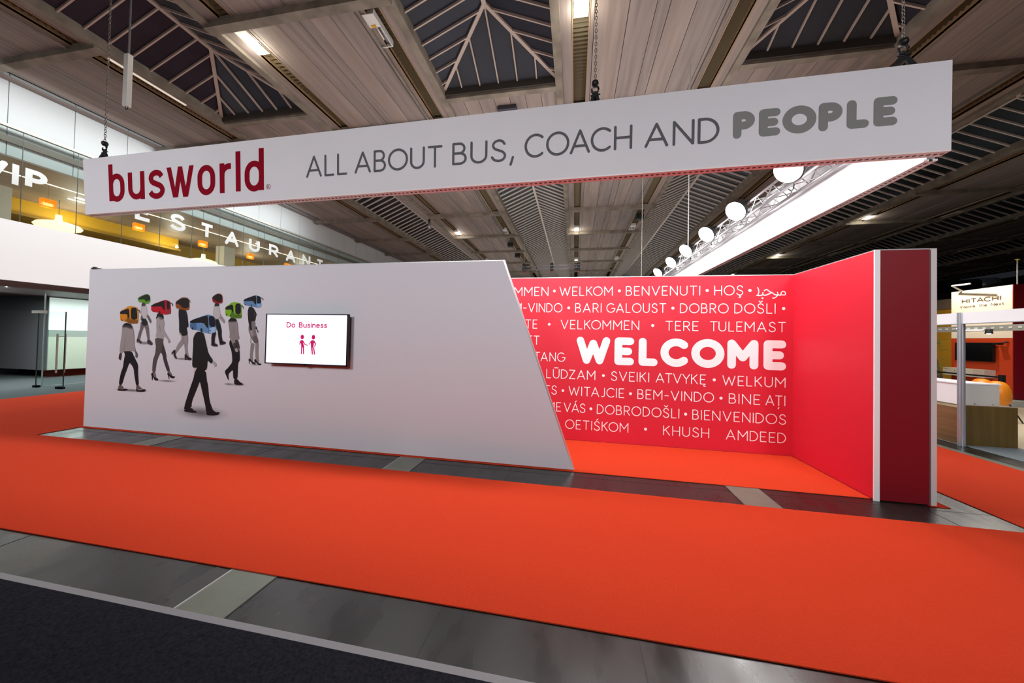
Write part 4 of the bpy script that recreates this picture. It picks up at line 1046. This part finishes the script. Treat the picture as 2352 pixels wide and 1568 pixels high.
lit = [(-6.84, 6.06, 'lit roof lamp with a starry glare above the ALL ABOUT lettering'), (.01, 6.30, 'lit greenish white roof lamp above the hook in mid banner'),
       (-6.84, 19.0, 'lit yellowish roof lamp above the slanted end of the white wall'), (.01, 19.1, 'lit roof lamp above the middle of the red wall, nearest below the banner'),
       (.01, 26.3, 'lit roof lamp above the red wall, farther of two in the same trough'), (-6.84, 25.9, 'lit roof lamp just peeking over the white wall top'),
       (13.71, 19.0, 'lit roof lamp right of the side banner, brightest in the dark bay'), (13.71, 26.3, 'lit roof lamp above the red side wall corner, right of the side banner'),
       (13.71, 33.0, 'small lit roof lamp low over the red back wall, right of the side banner'), (20.56, 25.5, 'lit roof lamp just above the dark red pillar'),
       (27.41, 33.0, 'lit roof lamp beside the grey strip of the pillar')]
dim = [(-4.04, 6.15, 'unlit white roof lamp with a yellow sticker beside the pyramid skylight'), (-4.04, 19.0, 'unlit small white roof lamp left of the far middle skylight'),
       (2.96, 19.1, 'unlit small white roof lamp right of the far middle skylight, nearer'), (2.96, 26.2, 'unlit small white roof lamp right of the far middle skylight, farther'),
       (17.0, 18.9, 'unlit pale lamp strip in the dark bay right of the lit lamp'), (17.0, 26.2, 'unlit pale lamp strip above the red side wall'),
       (23.9, 25.8, 'unlit pale lamp strip above the neighbouring booth, nearer'), (23.9, 33.0, 'unlit pale lamp strip above the neighbouring booth, farther'),
       (23.9, 18.8, 'unlit pale lamp strip at the right frame edge')]
for x, y, l in lit: luminaire(x, y, True, l, 'lit roof lamps')
for x, y, l in dim: luminaire(x, y, False, l, 'unlit roof lamps')
for x, y in ((-6.84, 6.06), (.01, 6.30), (-6.84, 19), (.01, 19.1), (13.71, 19.0), (13.71, 26.3)):
    point('roof_lamp_light', (x, y, 7.56), 22, (1, .95, .80), .08)
MB_S = prop(MB().box(-4.09, -3.99, 5.97, 6.02, 7.692, 7.70).build('warning_sticker', mat('yellow_sticker', 'd0a020', .5)), 'yellow sticker on the unlit roof lamp beside the pyramid skylight', 'sticker')
# long white tube under the left skylight
t = thing('hanging_tube', (-10.0, 5.85, 6.5), 'white square tube hanging upright under the left skylight', 'tube')
MB().box(-8.22, -8.12, 4.70, 4.78, 5.65, 6.62).build('casing', WH, t, bevel=.006)
MB().tube([(-8.17, 4.74, 6.62), (-8.17, 4.74, 8.2)], .015, 8).build('rod', TR, t)
MB().tube([(-8.17 + .03 * math.cos(a * .52), 4.74, 5.63 + .03 * math.sin(a * .52)) for a in range(13)], .007, 6).build('ring', BLK, t, True)
prop(MB().box(-10.53, -10.47, 5.75, 7.3, 7.69, 7.72).build('light_strip', mat('strip_glow', 'f2ead8', .4, emit=.5, ecol='f2ead8')), 'slim pale light strip in the trough behind the hanging tube', 'light')
t = thing('speaker', (-7.49, 16.3, 7.13), 'small hanging silver cylinder below the far left skylight', 'speaker')
MB().lathe((-7.49, 16.3, 7.13), [(0, 0), (.07, 0), (.07, .36), (0, .36)], 14).build('casing', TR, t, True)
MB().lathe((-7.49, 16.3, 7.13), [(0, .36), (.055, .36), (.055, .52), (0, .52)], 12).build('mount', BLK, t)
for i, (x, y, l) in enumerate(((2.95, 16.9, 'black motor block in the roof right of the far middle skylight'), (-4.1, 20.9, 'black motor in the roof left of the far middle skylight, nearest'), (-4.1, 23.6, 'black motor in the roof left of the far middle skylight, middle'), (-4.1, 28.0, 'black motor in the roof left of the far middle skylight, farthest'))):
    t = thing('roof_motor', (x, y, 7.3), l, 'motor', 'motors in the roof troughs')
    MB().box(x - .17, x + .17, y - .15, y + .15, 7.36, 7.62).build('body', BLK, t, bevel=.03)
    MB().tube([(x, y, 7.36), (x, y, 4.6)], .008, 6).build('cable', CABLE, t)
prop(MB().tube([(2.42, 8.0, 7.8), (2.42, 8.0, 3.6)], .010, 6).build('wire', mat('pale_wire', 'bdbdba', .5)), 'thin pale wire hanging in front of the far right skylight', 'wire')
prop(MB().tube([(1.45, 8.0, 7.72), (1.45, 8.0, 2.52)], .005, 6).build('wire', mat('pale_wire', '', 0)), 'thin wire dropping to the top of the red wall', 'wire')
# box on the closed bay between skylights
prop(MB().box(-2.12, -1.62, 8.62, 9.0, 7.60, 7.70).build('sensor_box', mat('slate_box', '3b3b44', .5)), 'small dark box under the roof planks just above the banner, below the pyramid skylight', 'box')
# ducts at the far end
DUCT = mat('galvanised_duct', '9aa0a6', .35, .6)
def duct(x, y, label):
    t = thing('air_duct', (x, y, 7.2), label, 'duct')
    MB().box(x - .45, x + .45, y - .4, y + .4, 6.4, 8.48).build('riser', DUCT, t)
    b = MB()
    for z in (6.7, 7.2, 7.7): b.box(x - .47, x + .47, y - .42, y + .42, z, z + .05)
    b.build('flange', DUCT, t)
duct(-2.3, 38.5, 'silver duct riser behind the short far truss'); duct(5.2, 36, 'silver duct riser left of the floodlights, far behind the red wall')
t = thing('air_duct', (20, 43, 7), 'large dark round duct under the roof above the neighbouring booth', 'duct')
MB().tube([(14, 40, 6.3), (24, 40, 6.6), (36, 38, 7.4)], .55, 20).build('pipe', mat('black_duct', '141417', .5), t, True)
MB().tube([(36, 38, 7.4), (37.2, 37.8, 7.45)], .58, 20).build('sleeve', DUCT, t, True)
b = MB(); x = 22.0
CG = mat('grey_cladding', '6f7471', .6); CG2 = mat('grey_cladding_dark', '4f5452', .6)
k = 0
while x < 39: b.box(x, x + .4, 45.6 - (.15 if k % 2 else 0), 45.9, 0, 8.6, CG2 if k % 2 else CG); x += .4; k += 1
b.box(39, 44, 45.7, 45.9, 0, 8.6, mat('mauve_wall', '5c5558', .7))
prop(b.build('trim_10'), kind='structure')

# ================================================================== NEIGHBOURING BOOTH
WB = mat('booth_white', 'e8eaee', .45); PROF = mat('octagonal_profile', 'b9bdc4', .3, .6)
WOODL = streak_mat('brown_wood_grain', '6b4f33', '856546', (.7, .7, 16), .5, .35)
WOODR = streak_mat('olive_wood_grain', '55431f', '6a5428', (14, 14, .6), .5, .35)
fa = thing('booth_fascia', (6, 6.5, 1.92), 'white fascia board crossing in front of the neighbouring booth', 'fascia')
MB().box(5.99, 6.02, 4.3, 6.51, 1.926, 2.098).build('board', WB, fa); MB().box(5.99, 6.02, 6.58, 10.5, 1.926, 2.098).build('board', WB, fa)
b = MB()
b.box(5.985, 6.025, 4.3, 10.5, 1.915, 1.927)
b.build('lower_profile', PROF, fa)
def post(x, y, label):
    t = thing('booth_post', (x, y, 0), label, 'post', 'posts of the neighbouring booth')
    b = MB().tube([(x, y, .003), (x, y, 2.098)], .034, 8)
    for j in range(8):
        a = math.pi / 4 * j; b.box(x + .033 * math.cos(a) - .006, x + .033 * math.cos(a) + .006, y + .033 * math.sin(a) - .006, y + .033 * math.sin(a) + .006, .003, 2.098)
    b.build('profile', PROF, t)
    b = MB()
    for k in range(3): b.box(x - .02, x + .005, y + .036, y + .042, 1.95 + k * .05, 1.985 + k * .05)
    b.build('slot', mat('slot_dark', '33363a', .5), t)
post(6.0, 6.545, 'slim aluminium post carrying the white fascia beside the wooden counter')
gb = thing('lighting_bar', (9, 9.6, 1.95), 'grey perforated metal bar with a small spot behind the fascia', 'bar')
GRB = mat('grey_bar', '7d7d76', .5)
b = MB().box(8.98, 9.02, 7.5, 12, 1.93, 2.06, GRB)
for k in range(28): b.box(8.974, 8.98, 7.6 + k * .155, 7.66 + k * .155, 1.98, 2.02, mat('bar_dot', 'b0b0a8', .5))
b.build('bar', parent=gb)
MB().lathe((8.93, 9.2, 1.87), [(0, .1), (.045, .1), (.06, 0)], 16).build('spot_housing', BLK, gb)
MB().lathe((8.93, 9.2, 1.875), [(0, -.012), (.05, 0), (0, .01)], 16).build('spot_lens', mat('spot_glow', 'fff4e0', .3, emit=25, ecol='ffe7c0'), gb)
MB().tube([(8.93, 9.3, 1.95), (8.93, 9.75, 1.95), (8.94, 9.85, 2.0), (8.97, 9.8, 2.05)], .02, 8).build('arm', WB, gb, True)

rc = thing('reception_counter', (6.3, 7, 0), 'wood clad counter with white upper screens behind the slim post', 'counter')
MB().box(6.03, 6.06, 6.60, 9.2, .0062, .585).build('front_panel', WOODL, rc)
MB().box(6.02, 6.05, 6.62, 9.2, .0062, .014).build('skirting', PROF, rc)
MB().box(6.06, 6.766, 6.60, 6.63, .0064, .622).build('side_panel', WOODR, rc)
MB().box(6.06, 6.766, 6.60, 9.2, .622, .634).build('worktop', WOODL, rc)
b = MB().box(6.10, 6.13, 6.65, 9.2, .634, .965); b.build('front_screen', WB, rc)
MB().box(6.13, 6.577, 6.64, 6.66, .634, .965).build('side_screen', mat('grey_white_panel', 'c9c8c0', .45), rc)
MB().box(6.08, 6.60, 6.63, 9.2, .965, .983).build('counter_top', WB, rc)
for x in (6.26, 6.49): MB().lathe((x, 6.637, .66), [(0, -.008), (.008, 0), (0, .008)], 10).build('screw_cap', BLK, rc)
prop(MB().box(6.06, 18, 3.6, 20, .0026, .006, mat('booth_grey_carpet', '7b8488', .95)).build('booth_carpet'), 'grey carpet in front of the wooden counter of the neighbouring booth', 'carpet')
prop(MB().box(6.8, 11.8, 6.2, 14, .0062, .009, mat('booth_beige_floor', 'cfc3a8', .4)).build('booth_flooring'), 'beige flooring right of the wooden counter', 'flooring')
# sign tower with the screen wall
X0, X1, YA, YB2 = 11.9, 12.18, 11.70, 13.26
tw = thing('sign_tower', (12, 12.5, 0), 'white and orange red sign tower with a dark red end behind the fascia', 'tower')
ORW = mat('orange_red_panel', 'c8421a', .5); IV = mat('ivory_panel', 'efe4d2', .5)
MB().box(X0, X1, YA + .01, YB2, 1.858, 3.335).build('upper_panel', IV, tw)
MB().box(X0, X1, YA + .01, YB2, .17, 1.856).build('lower_panel', ORW, tw)
MB().box(X0 - .004, X1 + .1, YA - .01, YA + .01, .17, 3.34).build('end_panel', DR, tw)
hf = lambda y, z: (X0 - .003, 25 - y, z)   # lettering reads along -Y
b = MB()
polys_to(b, text_polys('HITACHI', 25 - 12.96, 25 - 11.965, 2.932, 3.078, 2.928, 3.073, .032, gap=.30, butt=True), hf)
b.build('sign_lettering', mat('bronze_ink', '5f5044', .5), tw)
b = MB()
polys_to(b, text_polys('Inspire', 25 - 13.0, 25 - 12.60, 2.79, 2.875, 2.79, 2.875, .014, gap=.24), hf)
polys_to(b, text_polys('the', 25 - 12.50, 25 - 12.30, 2.79, 2.875, 2.79, 2.875, .014, gap=.24), hf)
G['N'] = G['N']
polys_to(b, text_polys('Next', 25 - 12.21, 25 - 11.90, 2.79, 2.875, 2.79, 2.875, .014, gap=.24), hf)
b.build('sign_strapline', mat('bronze_ink', '', 0), tw)
MB().tube([(11.9, 12.95, 3.33), (11.55, 12.85, 3.48), (11.45, 12.25, 3.45)], .025, 8).build('lamp_arm', WB, tw, True)
MB().tube([(12.0, 11.705, 3.34), (12.0, 11.705, 4.05)], .012, 6).build('hanging_wire', mat('pale_wire', '', 0), tw)
MB().lathe((12.0, 11.705, 4.03), [(0, -.03), (.05, 0), (0, .03)], 12).build('wire_cap', mat('yellow_cap', 'c8b040', .4), tw)
t = thing('television', (11.88, 12.5, 1.16), 'blank black television on the orange red panel of the booth tower', 'television')
MB().box(11.80, 11.86, 12.06, 13.05, 1.165, 1.72).build('housing', mat('black_screen_frame', '0d0d0f', .4), t, bevel=.006)
MB().box(11.796, 11.80, 12.075, 13.035, 1.18, 1.705).build('screen', mat('black_screen', '0a0a0d', .15), t)
MB().box(11.86, 11.9, 12.4, 12.7, 1.3, 1.6).build('wall_bracket', BLK, t)
t = thing('wall_cabinet', (11.8, 12.6, .7), 'long low white wall cabinet below the blank television', 'cabinet')
MB().box(11.62, 11.9, 12.40, 13.2, .70, .93).build('body', mat('cream_panel2', 'ddd5c4', .5), t); MB().box(11.64, 11.9, 12.10, 12.40, .70, .93).build('door', mat('rose_panel', 'cdbcb0', .5), t)
for y in (12.75, 12.85): MB().lathe((11.615, y, .85), [(0, -.012), (.012, 0), (0, .012)], 8).build('knob', BLK, t)
t = thing('spot_camera', (11.85, 11.86, 1.72), 'small black spotlight on the orange red panel beside the dark red edge', 'spotlight')
MB().box(11.74, 11.86, 11.88, 12.0, 1.66, 1.72).build('head', BLK, t); MB().tube([(11.9, 11.80, 1.75), (11.80, 11.92, 1.70)], .02, 8).build('arm', BLK, t)
prop(MB().box(10.8, 16, 11.3, 14.5, .0092, .155, mat('podium_grey', 'a9aaa6', .5)).box(10.78, 10.8, 11.28, 14.5, .0092, .10, mat('podium_orange', 'c24a1c', .6)).build('podium'), 'low grey podium with an orange front edge under the sign tower', 'podium')
prop(MB().box(13.2, 13.4, 13.0, 17.5, .16, 3.28, mat('yellow_panel', 'd8a02c', .6)).box(13.15, 13.4, 13.0, 17.5, 2.95, 3.30, mat('ceiling_strip', '8c7a66', .6)).build('yellow_partition'), 'yellow panel wall left of the sign tower', 'wall')
# retractable barrier
t = thing('queue_barrier', (10.4, 10.6, 0), 'black rail barrier between the counter and the orange red panel', 'barrier')
for y in (10.45, 12.05): MB().box(10.36, 10.44, y - .04, y + .04, .012, .90).build('post', BLK, t); MB().lathe((10.4, y, .010), [(0, 0), (.16, 0), (.16, .015), (0, .03)], 20).build('foot', BLK, t)
MB().box(10.385, 10.415, 10.45, 12.05, .82, .86).build('rail', BLK, t)
# orange shell chairs
def shell_chair(x, y, label):
    t = thing('shell_chair', (x, y, .01), label, 'chair', 'orange shell chairs behind the counter')
    MB().lathe((x, y, 0), [(0, .34), (.13, .345), (.18, .42), (.195, .54), (.185, .66), (.15, .77), (.10, .83), (.05, .85), (0, .852)], 28).build('shell', mat('orange_shell', 'd8801c', .35), t, True)
    for a in (-2.2, -2.9):
        b = MB(); q = [(a + .17 * math.cos(k * .524), .745 + .05 * math.sin(k * .524)) for k in range(12)]
        b.face([(x + (.165 - (z - .70) * .40) * math.cos(w) * 1.04, y + (.165 - (z - .70) * .40) * math.sin(w) * 1.04, z) for w, z in q]); b.build('pad', mat('pink_pad', 'cf9a8f', .6), t)
    for sx in (-1, 1):
        for sy in (-1, 1): MB().tube([(x + sx * .1, y + sy * .1, .40), (x + sx * .22, y + sy * .22, .012)], .012, 8).build('leg', BLK, t)
shell_chair(9.22, 9.64, 'orange shell chair behind the counter, farther from the dark red edge')
shell_chair(8.9, 9.03, 'orange shell chair peeking out beside the white side screen')
# pale bench and round table at the frame edge
t = thing('lounge_bench', (8.2, 7.6, .01), 'cream cushioned bench on a black frame at the right frame edge', 'bench')
for k in range(3):
    x = 7.78 + k * .42; MB().tube([(x, 7.35 + k * .02, .43), (x + .40, 7.35 + k * .02, .43)], .075, 14).build('cushion', mat('cream_leather', 'ddcfc0', .5), t, True)
MB().box(7.9, 9.0, 7.30, 7.45, .30, .35).build('frame', BLK, t)
for x in (8.0, 8.9): MB().tube([(x, 7.37, .30), (x, 7.37, .012)], .03, 8).build('leg', BLK, t)
t = thing('side_table', (8.9, 8.3, .01), 'small round white table cut by the right frame edge', 'table')
MB().lathe((9.95, 8.95, .52), [(0, 0), (.28, 0), (.30, .015), (.28, .03), (0, .03)], 28).build('table_top', WB, t, True)
MB().tube([(9.95, 8.95, .015), (9.95, 8.95, .52)], .03, 10).build('pedestal', PROF, t)
MB().lathe((9.95, 8.95, .010), [(0, .02), (.18, .012), (.2, 0), (0, 0)], 24).build('base', PROF, t)
# plant and rock backdrop left of the tower
t = thing('potted_plant', (10.6, 12.9, .01), 'green leafy plant in front of a brown rock, left of the orange red panel', 'plant')
MB().lathe((10.9, 12.9, .157), [(0, 0), (.18, 0), (.22, .3), (.20, .3), (0, .26)], 20).build('pot', mat('dark_pot', '2a2a2c', .5), t, True)
MB().tube([(10.9, 12.9, .36), (10.92, 12.92, 1.0), (10.9, 12.85, 1.75)], .02, 8).build('stem', mat('plant_stem', '6a7038', .7), t, True)
b = MB(); rnd = random.Random(3)
for k in range(170):
    z = rnd.uniform(.75, 1.85); a = rnd.uniform(0, 6.283); r = rnd.uniform(.03, .30); L2 = rnd.uniform(.12, .24); p = Vector((10.9 + r * math.cos(a), 12.88 + r * math.sin(a), z))
    d = Vector((math.cos(a), math.sin(a), rnd.uniform(-.5, .35))).normalized(); s = d.cross(Vector((0, 0, 1))).normalized() * .018
    b.face([p, p + d * L2 * .5 + s, p + d * L2 + Vector((0, 0, -.03)), p + d * L2 * .5 - s])
b.build('foliage', mat('plant_leaf', '7f9140', .6), t)
b = MB(); rows = []
for i in range(8):
    v = i / 7; rr = .50 * (1 - v ** 2.2) + .06; rows.append([(11.55 + rr * .5 * math.cos(j * .524) + rnd.uniform(-.03, .03), 13.72 + rr * math.sin(j * .524) + rnd.uniform(-.03, .03), .16 + v * 1.55) for j in range(12)])
for A, B2 in zip(rows, rows[1:]):
    for j in range(12): b.face([A[j], A[(j + 1) % 12], B2[(j + 1) % 12], B2[j]])
b.face(rows[-1])
prop(b.build('rock_figure', mat('brown_rock', '5d4f45', .9, noise=.3, nscale=6), None, True), 'tall brown rock standing behind the green plant', 'rock')
prop(MB().hexa([(11.2, 13.25, .50), (11.25, 13.25, .50), (11.25, 13.62, .62), (11.2, 13.62, .62), (11.15, 13.2, .85), (11.2, 13.2, .85), (11.2, 13.66, .95), (11.15, 13.66, .95)], mat('blue_banner', '27328f', .6)).box(11.2, 11.24, 13.3, 13.36, .156, .6, BLK).build('blue_placard'), 'tilted blue placard low beside the orange red panel', 'placard')
